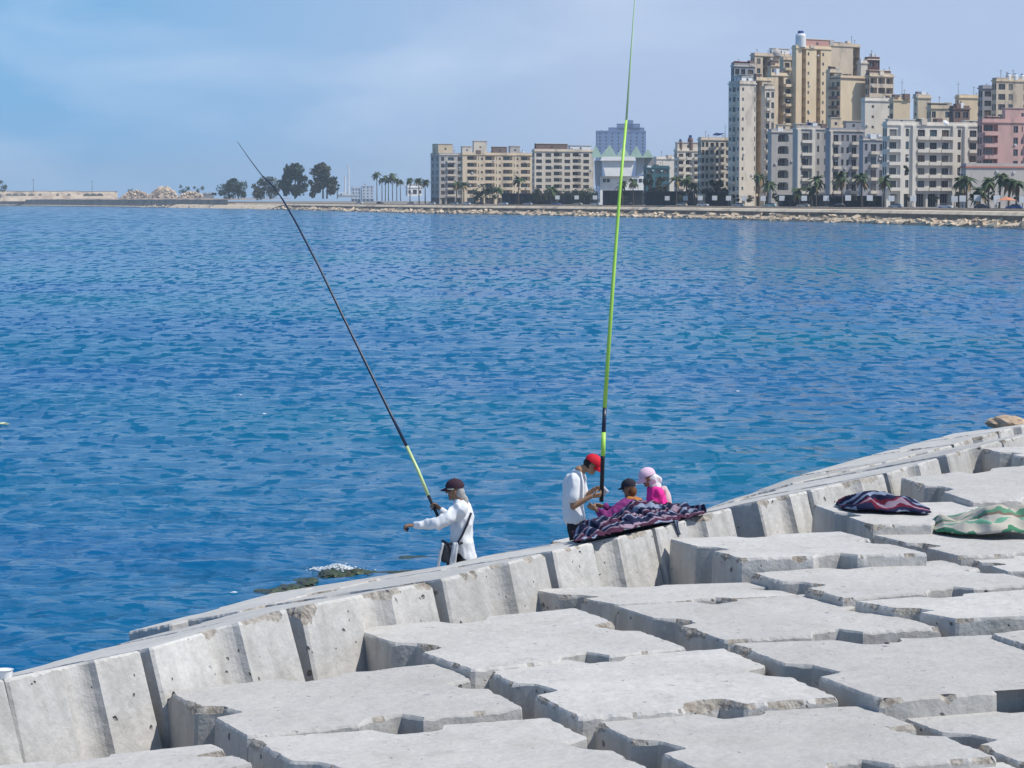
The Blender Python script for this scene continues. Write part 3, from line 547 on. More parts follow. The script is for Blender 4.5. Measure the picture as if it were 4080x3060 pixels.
# --- fisherman in the long-sleeved white shirt
def person_white():
    D0 = 30.1
    def J(x, y, d=0): return at_d(*Z5(x, y), D0+d)
    foot_z = 2.17
    root = empty('person', Vector((J(740, 1500).x, D0, foot_z)))
    tag(root, 'person in dark cap and white long-sleeved shirt holding a rod and reaching forward', 'person', 'anglers on the blocks')
    f, r, u = frame((-1, .12, -.06))
    hc = J(672, 650); mb = MB(); head(mb, hc, f, r, u, .98)
    neck, chest, waist, hip = J(735, 760), J(745, 930, .02), J(735, 1150, .02), J(745, 1330, .02)
    sN, sF = J(728, 845, -.17), J(745, 830, .2)
    capsule(mb, hc-u*.05-f*.03, .055, neck, .06); capsule(mb, neck, .07, chest, .115)
    for dy in (-.07, .07): capsule(mb, chest+Vector((0, dy, .05)), .105, waist+Vector((0, dy, 0)), .10); capsule(mb, waist+Vector((0, dy, 0)), .10, hip+Vector((0, dy, 0)), .105)
    capsule(mb, sN, .062, sF, .062)
    eN, wN_ = J(500, 985, -.26), J(250, 1000, -.22)
    capsule(mb, sN, .052, eN, .040); capsule(mb, eN, .038, wN_, .026)
    eF, wF = J(610, 960, .26), J(520, 838, .16)
    capsule(mb, sF, .052, eF, .040); capsule(mb, eF, .038, wF, .026)
    hand(mb, wN_, (-1, 0, -.10), (0, .2, -1), -1, 1.35, s=1.05)
    hand(mb, wF, (-.75, -.1, .62), (-.5, -.6, -.6), -1, 1.5, s=1.05)
    ank = []
    for dy, dx in ((-.10, .03), (.11, -.05)):
        k = Vector((hip.x-.05+dx, hip.y+dy, foot_z+.50)); a = Vector((hip.x+.02+dx*2, hip.y+dy, foot_z+.09)); ank.append((k, a))
        capsule(mb, hip+Vector((0, dy, 0)), .088, k, .058); capsule(mb, k, .056, a, .038); capsule(mb, a-Vector((0, 0, .045)), .04, a+Vector((-.17, 0, -.055)), .033)
    organic('body', mb, SKIN, root, .0065, 3)
    eyes(hc, f, r, u, root)
    mb = MB()      # shirt
    capsule(mb, neck+Vector((.0, 0, -.03)), .085, chest+Vector((.01, 0, 0)), .13)
    for dy in (-.08, .08):
        capsule(mb, chest+Vector((0, dy, .05)), .115, waist+Vector((.0, dy, 0)), .122); capsule(mb, waist+Vector((.0, dy, 0)), .122, hip+Vector((.045, dy, .02)), .118)
    capsule(mb, sN, .080, sF, .080)
    capsule(mb, sN, .078, eN, .062); capsule(mb, eN, .060, wN_+Vector((.03, 0, 0)), .038); capsule(mb, sF, .075, eF, .060); capsule(mb, eF, .058, wF+Vector((.02, 0, -.02)), .036)
    organic('shirt', mb, WSHIRT, root, .011, 4, (.024, 8, (1, 1, .55)))
    mb = MB()
    for (k, a), dy in zip(ank, (-.10, .11)):
        capsule(mb, hip+Vector((.01, dy, -.02)), .112, k, .085); capsule(mb, k, .083, a+Vector((0, 0, .05)), .062)
    capsule(mb, hip+Vector((.01, -.07, .03)), .122, hip+Vector((.01, .07, .03)), .122)
    organic('trousers', mb, DARKC, root, .012, 4, (.010, 8, (1, 1, .6)))
    for k, a in ank:
        m3 = MB(); capsule(m3, a-Vector((-.02, 0, .052)), .046, a+Vector((-.18, 0, -.062)), .04); organic('shoe', m3, mat('grey_rubber_shoe', (.06,.06,.065), .7), root, .01, 3)
    cap(hc, f, r, u, mat('dark_maroon_cap', (.045,.022,.035), .85, .1, 20), root, brimdrop=.25, s=1.06)
    mb = MB()      # pale scarf under the cap and round the neck
    ellip(mb, hc-f*.052-u*.015, (.074, .055, .062), r, f, u); capsule(mb, hc-f*.05-u*.05, .045, neck+Vector((.02, 0, .01)), .066)
    organic('neck_scarf', mb, mat('pale_grey_scarf', (.34,.33,.31), .9, .3, 14), root, .008, 3, (.012, 16, (1, 1, .6)))
    m = MB(); pts = [hc+(f*.10*math.sin(a)+r*.085*math.cos(a))*1.02+u*.028 for a in [math.pi*i/14 for i in range(15)]]
    m.tube(pts, .009, 6); child(m.build('cap_band', mat('cream_band', (.6,.58,.42), .8)), root)
    # strap, bag and the pale straps hanging from the belt
    strap = mat('dark_strap', (.03,.03,.045), .7)
    m = MB(); m.tube([J(835, 880, -.12), J(800, 980, -.215), J(745, 1100, -.235), J(690, 1195, -.235)], .014, 6); child(m.build('shoulder_strap', strap), root)
    m = MB(); m.tube([J(540, 1160, -.1), J(600, 1190, -.22), J(690, 1195, -.25), J(750, 1180, -.235)], .016, 6); child(m.build('belt', strap), root)
    mb = MB(); capsule(mb, J(585, 1230, -.18), .055, J(600, 1330, -.18), .065); capsule(mb, J(560, 1250, -.10), .05, J(570, 1340, -.1), .05)
    bag = organic('waist_bag', mb, mat('dark_grey_bag', (.06,.058,.065), .8, .3, 9), root, .01, 3, (.006, 12, (1, 1, 1)))
    for (x0, x1, x2, w) in ((665, 650, 625, .022), (690, 672, 655, .020), (545, 520, 495, .016)):
        mb = MB(); capsule(mb, J(x0, 1195, -.245), w, J(x1, 1300, -.25), w*1.1); capsule(mb, J(x1, 1300, -.25), w*1.1, J(x2, 1440, -.22), w)
        organic('hanging_cloth', mb, mat('pale_hanging_cloth', (.55,.57,.6), .9, .2, 10), root, .008, 2, (.005, 16, (1, 1, .3)))
    m3 = MB(); capsule(m3, J(188, 1040, -.22), .018, J(183, 1062, -.22), .010); child(m3.build('bait_piece', mat('dark_bait', (.03,.04,.08), .6), smooth=True), root)
person_white()
# --- standing man in the red cap
def person_red():
    D0 = 32.4
    def J(x, y, d=0): return at_d(*Z6(x, y), D0+d)
    foot_z = 2.12
    root = empty('person', Vector((J(420, 1500).x, D0, foot_z)))
    tag(root, 'standing person in red cap, white t-shirt and black shorts looking down at his hands', 'person', 'anglers on the blocks')
    f, r, u = frame((.85, -.05, -.52))
    hc = J(655, 325); mb = MB(); head(mb, hc, f, r, u, .98)
    neck, chest, waist, hip = J(505, 400), J(430, 580, .02), J(430, 850, .02), J(450, 1040, .02)
    sN, sF = J(425, 520, -.18), J(500, 500, .18)
    capsule(mb, hc-u*.05-f*.04, .052, neck, .058); capsule(mb, neck, .07, chest, .12)
    for dy in (-.07, .07): capsule(mb, chest+Vector((0, dy, .03)), .11, waist+Vector((0, dy, 0)), .10); capsule(mb, waist+Vector((0, dy, 0)), .10, hip+Vector((0, dy, 0)), .105)
    capsule(mb, sN, .062, sF, .062)
    eN, wN_ = J(425, 845, -.24), J(660, 715, -.26)
    capsule(mb, sN, .054, eN, .043); capsule(mb, eN, .042, wN_, .027)
    eF, wF = J(540, 760, .22), J(690, 625, .06)
    capsule(mb, sF, .052, eF, .042); capsule(mb, eF, .040, wF, .026)
    hand(mb, wN_, (1, .10, .10), (0, .7, .6), 1, 1.0); hand(mb, wF, (1, -.15, .02), (0, -.7, -.5), -1, .9)
    ank = []
    for dy, dx in ((-.11, 0), (.11, .04)):
        k = Vector((hip.x+.03+dx, hip.y+dy, foot_z+.50)); a = Vector((hip.x-.02+dx, hip.y+dy, foot_z+.09)); ank.append((k, a))
        capsule(mb, hip+Vector((0, dy, 0)), .09, k, .06); capsule(mb, k, .058, a, .038); capsule(mb, a-Vector((0, 0, .045)), .04, a+Vector((.17, 0, -.055)), .033)
    organic('body', mb, SKIN2, root, .0065, 3)
    eyes(hc, f, r, u, root)
    mb = MB()
    capsule(mb, neck+Vector((-.03, 0, -.06)), .085, chest, .14)
    for dy in (-.085, .085):
        capsule(mb, chest+Vector((0, dy, .03)), .125, waist+Vector((-.01, dy, 0)), .125); capsule(mb, waist+Vector((-.01, dy, 0)), .125, J(440, 985, dy), .128)
    capsule(mb, sN, .085, sF, .08); capsule(mb, sN, .085, J(428, 725, -.23), .078); capsule(mb, sF, .08, J(520, 680, .2), .075)
    organic('t_shirt', mb, TSHIRT, root, .011, 4, (.022, 6.5, (1, 1, .4)))
    mb = MB()
    for (k, a), dy in zip(ank, (-.11, .11)): capsule(mb, hip+Vector((.01, dy, -.02)), .118, k+Vector((-.01, 0, .05)), .10)
    capsule(mb, hip+Vector((0, -.08, .04)), .125, hip+Vector((0, .08, .04)), .125)
    organic('shorts', mb, DARKC, root, .012, 4, (.012, 7, (1, 1, .5)))
    mb = MB()
    for (k, a), dy in zip(ank, (-.11, .11)): capsule(mb, k+Vector((-.01, 0, .02)), .085, k+Vector((-.01, 0, -.06)), .08)
    organic('shorts_lining', mb, mat('plum_cloth', (.14,.03,.06), .85), root, .012, 3)
    for k, a in ank:
        m3 = MB(); capsule(m3, a-Vector((.02, 0, .052)), .046, a+Vector((.18, 0, -.062)), .04); organic('shoe', m3, mat('dark_shoe', (.03,.03,.035), .7), root, .01, 3)
    cap(hc, f, r, u, mat('red_cap', (.62,.012,.03), .75, .1, 14), root, brimdrop=.45, s=1.08)
    mb = MB(); ellip(mb, hc-f*.03+u*.0, (.080, .085, .07), r, f, u); organic('hair', mb, HAIR, root, .009, 2)
    mb = MB(); capsule(mb, J(800, 610, 0), .022, J(850, 660, 0), .018); capsule(mb, J(830, 640, 0), .015, J(815, 720, 0), .008)
    o = organic('line_bundle', mb, mat('clear_line_bundle', (.55,.52,.56), .5, .2, 20), None, .007, 1, (.006, 25, (1, 1, 1)))
    tag(o, 'small tangled bundle of pale line in the hands of the red capped man', 'fishing line')
person_red()
# --- seated: purple shirt and black cap
def person_purple():
    D0 = 33.2
    def J(x, y, d=0): return at_d(*Z6(x, y), D0+d)
    seat = 2.38
    root = empty('person', Vector((J(1200, 1100).x, D0, seat)))
    tag(root, 'seated person in black cap and purple long-sleeved top working with both hands', 'person', 'anglers on the blocks')
    f, r, u = frame((-.86, .50, -.18))
    hc = J(1130, 625); mb = MB(); head(mb, hc, f, r, u, .92)
    neck, chest, hip = J(1165, 745), J(1190, 860), Vector((J(1215, 1150).x, D0, seat+.12))
    sN, sF = J(1085, 820, -.12), J(1230, 810, .17)
    capsule(mb, hc-u*.05, .052, neck, .055); capsule(mb, neck, .065, chest, .11)
    for dy in (-.06, .06): capsule(mb, chest+Vector((0, dy, 0)), .105, hip+Vector((0, dy, 0)), .12)
    capsule(mb, sN, .06, sF, .06)
    eN, wN_ = J(850, 985, -.22), J(705, 880, -.18); eF, wF = J(960, 930, .1), J(800, 845, .0)
    capsule(mb, sN, .05, eN, .042); capsule(mb, eN, .04, wN_, .026); capsule(mb, sF, .05, eF, .042); capsule(mb, eF, .04, wF, .026)
    hand(mb, wN_, (-.8, .1, .45), (.3, .8, -.2), -1, 1.3, s=.95); hand(mb, wF, (-.9, 0, .2), (0, -.6, -.6), -1, 1.1, s=.95)
    legs = []
    for dy in (-.12, .12):
        k = hip+Vector((-.42, dy*1.3, .06)); a = Vector((k.x+.03, k.y, 2.12+.09)); legs.append((k, a))
        capsule(mb, hip+Vector((0, dy, -.02)), .085, k, .06); capsule(mb, k, .057, a, .038); capsule(mb, a-Vector((0, 0, .045)), .038, a+Vector((-.16, 0, -.055)), .032)
    organic('body', mb, SKIN, root, .0065, 3)
    eyes(hc, f, r, u, root, .92)
    mb = MB(); capsule(mb, neck-Vector((0, 0, .05)), .08, chest, .13)
    for dy in (-.07, .07): capsule(mb, chest+Vector((0, dy, 0)), .12, hip+Vector((0, dy, .03)), .135)
    capsule(mb, sN, .078, sF, .078); capsule(mb, sN, .074, eN, .062); capsule(mb, eN, .06, wN_+Vector((.04, 0, -.03)), .04); capsule(mb, sF, .072, eF, .06); capsule(mb, eF, .056, wF+Vector((.03, 0, 0)), .038)
    organic('purple_top', mb, mat('purple_knit', (.22,.035,.17), .9, .15, 10), root, .011, 4, (.020, 9, (1, 1, 1)))
    mb = MB()
    for (k, a), dy in zip(legs, (-.12, .12)): capsule(mb, hip+Vector((0, dy, 0)), .105, k, .082); capsule(mb, k, .08, a+Vector((0, 0, .05)), .06)
    organic('trousers', mb, DARKC, root, .012, 4, (.010, 8, (1, 1, 1)))
    cap(hc, f, r, u, mat('black_cap', (.022,.022,.035), .85, .1, 20), root, brimdrop=.2, s=1.0)
    m3 = MB(); c = Vector(hc)-f*.096+u*.045; m3.ball(c, (.022, .012, .014), 10, 6); child(m3.build('cap_patch', mat('pale_patch', (.5,.4,.45), .8), smooth=True), root)
    mb = MB(); ellip(mb, hc-f*.04-u*.035, (.068, .058, .07), r, f, u); organic('hair', mb, mat('brown_hair', (.13,.05,.018), .8, .3, 30), root, .009, 2)
    mb = MB(); capsule(mb, J(1120, 760, -.09), .035, J(1220, 790, -.08), .05); capsule(mb, J(1220, 790, -.08), .05, J(1310, 830, .02), .045); capsule(mb, J(1200, 770, .1), .05, J(1270, 800, .08), .05)
    organic('orange_hood', mb, mat('orange_brown_cloth', (.42,.17,.045), .9, .3, 12), root, .010, 3, (.014, 13, (1, 1, 1)))
person_purple()
# --- seated: pink top, white and pink cap
def person_pink():
    D0 = 33.7
    def J(x, y, d=0): return at_d(*Z6(x, y), D0+d)
    seat = 2.38
    root = empty('person', Vector((J(1480, 1100).x, D0, seat)))
    tag(root, 'seated person in bright pink top with pale pink cap and white scarf', 'person', 'anglers on the blocks')
    f, r, u = frame((-.93, -.1, -.32))
    hc = J(1365, 490); mb = MB(); head(mb, hc, f, r, u, .92)
    neck, chest, hip = J(1440, 600), J(1475, 760), Vector((J(1490, 1120).x, D0, seat+.12))
    sN, sF = J(1480, 690, -.15), J(1470, 660, .17)
    capsule(mb, hc-u*.05-f*.02, .05, neck, .055); capsule(mb, neck, .065, chest, .11)
    for dy in (-.06, .06): capsule(mb, chest+Vector((0, dy, 0)), .105, hip+Vector((0, dy, 0)), .125)
    capsule(mb, sN, .058, sF, .058)
    eN, wN_ = J(1420, 960, -.2), J(1260, 930, -.12); eF, wF = J(1390, 900, .2), J(1250, 890, .1)
    capsule(mb, sN, .05, eN, .042); capsule(mb, eN, .038, wN_, .025); capsule(mb, sF, .05, eF, .042); capsule(mb, eF, .038, wF, .025)
    hand(mb, wN_, (-1, .1, 0), (0, .6, -.5), -1, .9, s=.92); hand(mb, wF, (-1, 0, .05), (0, -.4, -.8), 1, .9, s=.92)
    legs = []
    for dy in (-.12, .12):
        k = hip+Vector((-.42, dy*1.2, .06)); a = Vector((k.x+.04, k.y, 2.12+.09)); legs.append((k, a))
        capsule(mb, hip+Vector((0, dy, -.02)), .085, k, .06); capsule(mb, k, .057, a, .038); capsule(mb, a-Vector((0, 0, .045)), .038, a+Vector((-.16, 0, -.055)), .032)
    organic('body', mb, SKIN2, root, .0065, 3)
    eyes(hc, f, r, u, root, .92)
    mb = MB(); capsule(mb, neck+Vector((0, 0, -.05)), .085, chest, .14)
    for dy in (-.075, .075): capsule(mb, chest+Vector((0, dy, 0)), .13, hip+Vector((0, dy, .03)), .15)
    capsule(mb, sN, .085, sF, .085); capsule(mb, sN, .080, eN, .066); capsule(mb, eN, .062, wN_+Vector((.04, 0, 0)), .042); capsule(mb, sF, .075, eF, .06); capsule(mb, eF, .056, wF+Vector((.03, 0, 0)), .04)
    organic('pink_top', mb, mat('hot_pink_cloth', (.80,.035,.30), .85, .12, 9), root, .011, 4, (.022, 8, (1, 1, .5)))
    mb = MB()
    for (k, a), dy in zip(legs, (-.12, .12)): capsule(mb, hip+Vector((0, dy, 0)), .105, k, .082); capsule(mb, k, .08, a+Vector((0, 0, .05)), .06)
    organic('trousers', mb, mat('navy_cloth', (.02,.025,.06), .85), root, .012, 4, (.010, 8, (1, 1, 1)))
    cap(hc, f, r, u, mat('pale_pink_cap', (.74,.52,.64), .8, .06, 14), root, brimdrop=.5, s=1.08)
    mb = MB(); ellip(mb, hc-f*.05-u*.02, (.084, .075, .082), r, f, u); capsule(mb, hc-f*.08-u*.03, .06, hc-f*.12-u*.07, .05); capsule(mb, hc-f*.03-u*.08, .06, neck+Vector((.03, 0, .0)), .065)
    organic('white_scarf', mb, mat('white_scarf_cloth', (.68,.64,.66), .9, .1, 12), root, .010, 3, (.010, 13, (1, 1, 1)))
    mb = MB(); capsule(mb, J(1560, 640, -.03), .055, J(1610, 760, -.02), .06); capsule(mb, J(1610, 760, -.02), .06, J(1625, 1000, -.02), .07)
    organic('pale_shawl', mb, mat('pale_pink_shawl', (.66,.5,.5), .9, .1, 12), root, .011, 3, (.012, 12, (1, 1, .4)))
person_pink()
# ------------------------------------------------ fishing rods
NAVY = mat('dark_navy_lacquer', (.012,.02,.05), .35, .1, 5, spec=.5); LIME = mat('lime_green_lacquer', (.42,.72,.10), .4, .06, 2, spec=.5); PALEY = mat('pale_yellow_lacquer', (.55,.66,.30), .4, .1, 2, spec=.5); BLK = mat('black_grip', (.02,.02,.025), .6)
def rod(label, secs, loc):
    root = empty('fishing_rod', loc); tag(root, label, 'fishing rod', 'fishing rods')
    for name, m, pts, rad in secs:
        mb = MB(); mb.tube(pts, rad, 10); child(mb.build(name, m, smooth=True), root)
    return root
def D_(x, y): return x*4080/2212, y*4080/2212
def rp(lst, d0, d1):
    n_ = len(lst); return [at_d(*p, d0+(d1-d0)*i/(n_-1)) for i, p in enumerate(lst)]
g1 = [Z5(503, 925), Z5(470, 850), Z5(400, 700)]; g2 = [Z5(400, 700), Z5(300, 455), Z5(180, 200)]
g3 = [Z5(180, 200), D_(839, 884), D_(790, 784), D_(740, 682), D_(690, 578), D_(640, 482), D_(610, 430)]; g4 = [D_(610, 430), D_(592, 404), D_(565, 378), D_(540, 345), D_(513, 306)]
rod('dark navy fishing rod with pale yellow lower section, leaning left from the white-shirted fisherman', [
    ('grip', BLK, rp(g1, 30.22, 30.26), .019), ('yellow_section', PALEY, rp(g2, 30.26, 30.45), [.021, .0205, .020]),
    ('dark_section', NAVY, rp(g3, 30.45, 32.2), [.0185, .0175, .016, .015, .0135, .012, .0105]), ('tip', NAVY, rp(g4, 32.2, 32.8), [.0095, .008, .0065, .005, .003])], at_d(*g1[0], 30.22))
h = [D_(1299, 1084), D_(1302, 990), D_(1302.5, 985), D_(1304, 934), D_(1306, 881), D_(1325, 600), D_(1340, 400), D_(1353, 260), D_(1364, 100), D_(1371, 0), D_(1383, -230)]
ds = [32.2, 32.2, 32.2, 32.25, 32.3, 32.6, 32.8, 33.0, 33.2, 33.3, 33.7]
hp = [at_d(*p, d) for p, d in zip(h, ds)]
rod('tall lime green fishing rod standing nearly upright beside the man in red cap', [
    ('grip', BLK, hp[0:3], [.028, .0278, .0275]), ('lower_green_section', LIME, hp[2:4], [.0295, .029]), ('black_joint', NAVY, hp[3:5], [.0272, .0265]),
    ('green_section', LIME, hp[4:8], [.0280, .0235, .020, .0165]), ('upper_green_section', mat('pale_green_blank', (.50,.68,.36), .5, .05, 2), hp[7:], [.0150, .010, .006, .003])], hp[0])
# ------------------------------------------------ towels and the blanket
def cloth_mat(name, cols, n=10, wob=.08, seed=0):
    m = bpy.data.materials.new(name); m.use_nodes = True; t = m.node_tree; nd = t.nodes; l = t.links; b = nd['Principled BSDF']; b.inputs['Roughness'].default_value = .95; b.inputs['Specular IOR Level'].default_value = .1
    uv = nd.new('ShaderNodeUVMap'); no = nd.new('ShaderNodeTexNoise'); no.inputs['Scale'].default_value = 3.5; no.inputs['Detail'].default_value = 3; l.new(uv.outputs[0], no.inputs[0])
    sp = nd.new('ShaderNodeSeparateXYZ'); l.new(uv.outputs[0], sp.inputs[0])
    a = nd.new('ShaderNodeMath'); a.operation = 'MULTIPLY_ADD'; l.new(no.outputs[0], a.inputs[0]); a.inputs[1].default_value = wob; l.new(sp.outputs[1], a.inputs[2])
    f_ = nd.new('ShaderNodeMath'); f_.operation = 'FRACT'; m1 = nd.new('ShaderNodeMath'); m1.operation = 'MULTIPLY'; m1.inputs[1].default_value = n; l.new(a.outputs[0], m1.inputs[0]); l.new(m1.outputs[0], f_.inputs[0])
    cr = nd.new('ShaderNodeValToRGB'); cr.color_ramp.interpolation = 'CONSTANT'; e = cr.color_ramp.elements
    while len(e) < len(cols): e.new(.5)
    for i, (pos, c) in enumerate(cols): e[i].position = pos; e[i].color = (*c, 1)
    l.new(f_.outputs[0], cr.inputs[0]); l.new(cr.outputs[0], b.inputs['Base Color'])
    k = nd.new('ShaderNodeTexNoise'); k.inputs['Scale'].default_value = 60; u = nd.new('ShaderNodeBump'); u.inputs['Distance'].default_value = .004; l.new(k.outputs[0], u.inputs['Height']); l.new(u.outputs[0], b.inputs['Normal'])
    return m
def sheet(name, P, ni, nj, m, thick=.012):
    me = bpy.data.meshes.new(name); vs = [tuple(P(i/ni, j/nj)) for j in range(nj+1) for i in range(ni+1)]
    fs = [(j*(ni+1)+i, j*(ni+1)+i+1, (j+1)*(ni+1)+i+1, (j+1)*(ni+1)+i) for j in range(nj) for i in range(ni)]
    me.from_pydata(vs, [], fs); uvl = me.uv_layers.new(name='UVMap')
    for p in me.polygons:
        for li in p.loop_indices:
            v = me.loops[li].vertex_index; uvl.data[li].uv = ((v % (ni+1))/ni, (v//(ni+1))/nj)
    me.materials.append(m); me.polygons.foreach_set('use_smooth', [True]*len(me.polygons)); me.update()
    o = link(name, me); s = o.modifiers.new('thickness', 'SOLIDIFY'); s.thickness = thick; s.offset = 1; return o
NV, PL, LV, PK, RD = (.018,.022,.055), (.07,.025,.05), (.24,.28,.38), (.30,.22,.28), (.14,.02,.04)
STR = cloth_mat('striped_blanket_weave', [(0, NV), (.26, LV), (.38, PL), (.52, PK), (.60, NV), (.78, LV), (.86, PL), (.94, PK)], 1.7, .5)
def blanket():
    lo = [Z6(440, 1290), Z6(640, 1245), Z6(860, 1200), Z6(1200, 1105), Z6(1500, 1055), Z6(1700, 1020), Z6(1790, 990), Z6(1900, 985), Z6(2060, 938)]
    up = [Z6(450, 1230), Z6(540, 1085), Z6(720, 1065), Z6(960, 985), Z6(1060, 905), Z6(1180, 830), Z6(1600, 858), Z6(1760, 880), Z6(2045, 905)]
    def P(u, v):
        x0 = lo[0][0]+(lo[-1][0]-lo[0][0])*u; y0 = interp(lo, x0); x1 = x0-8*v; y1 = interp(up, max(x1, up[0][0]))
        v2 = v; off = .0+v2*1.7
        y0 += 2+4*mnoise.noise((u*14, 2, 0))+5*mnoise.noise((u*31, 7, 0)); y1 += 9*mnoise.noise((u*17, 5, 0)); py = y0+(y1-y0)*min(1, v2*1.25)**.8
        p = on_line(x0, py+ (0 if v2 < .8 else (v2-.8)*40), .02+off*.75)
        q = Vector((u*9+v*3, v*1.6+u*3, 0)); a = mnoise.noise(q); b_ = mnoise.noise(q*2.6+Vector((5, 2, 0))); c = mnoise.noise(q*6)
        h = (1-abs(a)*2.8)*.10+(1-abs(b_)*2.4)*.035+c*.012-.03
        d_ = mnoise.noise(q*4.5+Vector((9, 1, 3))); h += .022*(1-abs(d_)*3)
        return p+Vector((.07*b_+.02*c, -.10*(1-abs(a)*2)*min(1, v*3), h*(math.sin(math.pi*min(1, v*1.02))*.9+.06)))
    o = sheet('striped_blanket', P, 170, 60, STR, .014)
    tag(o, 'crumpled navy, plum and lavender striped blanket spread over the crest blocks below the anglers', 'blanket')
    def Q(u, v):   # corner hanging into the joint
        a = on_line(*Z6(1690+u*60*(1-v), 1020), -.02); b_ = on_line(*Z6(1755+u*20, 1200), -.05); p = a.lerp(b_, v); p.y -= .02*math.sin(u*9); return p
    c = sheet('hanging_corner', Q, 8, 16, mat('slate_blue_cloth', (.12,.15,.22), .9, .2, 12), .01); c.parent = o
blanket()
def pile(lo, up, z, depth, m, label, name, seed, ridges=3.0, amp=.5):
    x0, x1 = lo[0][0], lo[-1][0]
    def P(u, v):
        px = x0+(x1-x0)*u; a = at_z(px, interp(lo, px), z); D = a.y
        ht = max(.02, (interp(lo, px)-interp(up, px))/F_PX*D-.0)
        q = Vector((u*2.2+seed, v*ridges+u*1.6, seed)); n_ = mnoise.noise(q); n2 = mnoise.noise(q*2.4)
        ridge = (1-abs(n_)*3.0)
        h = ht*(math.sin(math.pi*min(1, v*1.15+.02))**.55 if v < .86 else max(0, (1-v)/.14)*.45)*(.62+.38*ridge+.30*n2*amp)
        ex = .02*math.sin(u*20)
        return Vector((a.x+.03*n2, a.y+v*depth+ex, z+.004+max(0, h)))
    o = sheet(name, P, 110, 46, m, .014); tag(o, label, 'towel'); return o
ST2 = cloth_mat('striped_towel_weave', [(0, NV), (.22, LV), (.34, NV), (.48, RD), (.58, PK), (.70, RD), (.78, NV), (.90, LV)], 2.1, .35)
o = pile([Z7(150, 1205), Z7(300, 1235), Z7(600, 1245), Z7(900, 1250), Z7(1080, 1258), Z7(1122, 1240)], [Z7(150, 1120), Z7(240, 1075), Z7(400, 1020), Z7(600, 1012), Z7(820, 1055), Z7(1050, 1140), Z7(1122, 1200)], 3.30, .62, ST2, 'folded navy, red and white striped towel on a flat block near the right edge', 'striped_towel', 3.3)
def hang(u, v):
    a = at_z(*Z7(128+u*75, 1195-10*u), 3.31); b_ = at_d(*Z7(118+u*62, 1420-20*u), a.y-.04); p = a.lerp(b_, v); p.y -= .03*math.sin(u*6+v*2)+.02; return p
c = sheet('hanging_corner', hang, 10, 16, mat('dark_plum_cloth', (.04,.015,.05), .9, .2, 12), .012); c.parent = o
GR = cloth_mat('green_white_towel_weave', [(0, (.48,.44,.37)), (.34, (.07,.22,.13)), (.42, (.50,.46,.39)), (.62, (.16,.36,.25)), (.69, (.48,.44,.38)), (.86, (.20,.16,.12)), (.93, (.12,.28,.18))], 2.0, .4)
pile([Z7(1182, 1455), Z7(1300, 1475), Z7(1500, 1495), Z7(1800, 1512), Z7(2157, 1505), Z7(2500, 1500)], [Z7(1182, 1400), Z7(1300, 1300), Z7(1480, 1310), Z7(1640, 1265), Z7(1780, 1200), Z7(1950, 1170), Z7(2100, 1190), Z7(2500, 1160)], 3.19, .9, GR, 'bunched green and cream towel lying at the right edge of the blocks', 'green_towel', 8.1, 3.6, 1.0)
litter(3876, 2052, 3.32, .05, 'tiny dark scrap on the flat block between the two towels', mat('dark_scrap', (.05,.08,.1), .6))
litter(3535, 2565, 3.06, .035, 'small dark lump lying on the bluish grey block', mat('dark_scrap_b', (.05,.05,.07), .6))
# ------------------------------------------------ the far shore
SH = [(-900,815),(-300,817),(0,819),(500,825),(1000,832),(1350,842),(1700,851),(2100,857),(2500,866),(3000,879),(3400,889),(3750,901),(4080,914),(4600,936),(5400,975)]
SP = [at_z(x, y, 0) for x, y in SH]
SNn = []
for i in range(len(SP)):
    d = (SP[min(i+1, len(SP)-1)]-SP[max(i-1, 0)]); d.z = 0; d.normalize(); SNn.append(Vector((-d.y, d.x, 0)) if -d.y > 0 or d.x > 0 else Vector((d.y, -d.x, 0)))
def dense(step=12):
    pts = []
    for i in range(len(SP)-1):
        n_ = max(1, int((SP[i+1]-SP[i]).length/step))
        for k in range(n_):
            t = k/n_; pts.append((SP[i].lerp(SP[i+1], t), SNn[i].lerp(SNn[i+1], t).normalized(), SH[i][0]+(SH[i+1][0]-SH[i][0])*t))
    return pts
SHD = dense()
def ribbon(name, m, prof, i0=0, i1=None, jit=0.0, seed=0):
    """prof: (metres inland, height) swept along the shore"""
    pts = SHD[i0:i1]; mb = MB(); vs = []
    for q, (p, n_, px) in enumerate(pts):
        for k, (a, z) in enumerate(prof):
            j = jit*mnoise.noise((p.x*.13+k*7, p.y*.13, seed)) if z > 0 else 0
            vs.append(p+n_*(a+j)+Vector((0, 0, z+j*.5)))
    K = len(prof); mb.add(vs, [(q*K+k, q*K+k+1, (q+1)*K+k+1, (q+1)*K+k) for q in range(len(pts)-1) for k in range(K-1)])
    return mb.build(name, m)
def shore_D(px):
    for (p, n_, x), (p2, n2, x2) in zip(SHD, SHD[1:]):
        if x <= px <= x2: return p.y+(p2.y-p.y)*(px-x)/max(1e-6, x2-x)
    return SHD[-1][0].y
def idx(px): return min(range(len(SHD)), key=lambda i: abs(SHD[i][2]-px))
def inland(px, a, z):
    """ground point seen in pixel column px, a metres inland from the waterline"""
    k1 = (px-CX)/F_PX/CT
    for (p, n_, x), (p2, n2, x2) in zip(SHD, SHD[1:]):
        q, q2 = p+n_*a, p2+n2*a
        f1, f2 = q.x-k1*q.y, q2.x-k1*q2.y
        if f1 <= 0 <= f2: t = -f1/max(1e-9, f2-f1); r = q.lerp(q2, t); return Vector((r.x, r.y, z))
    q = SHD[-1][0]+SHD[-1][1]*a; return Vector((q.x, q.y, z))
ROCKM = mat('riprap_rock', (.60,.48,.35), .95, .45, .35, .05, 4, dirt=(.14,.11,.08), dscale=.25, damt=.9)
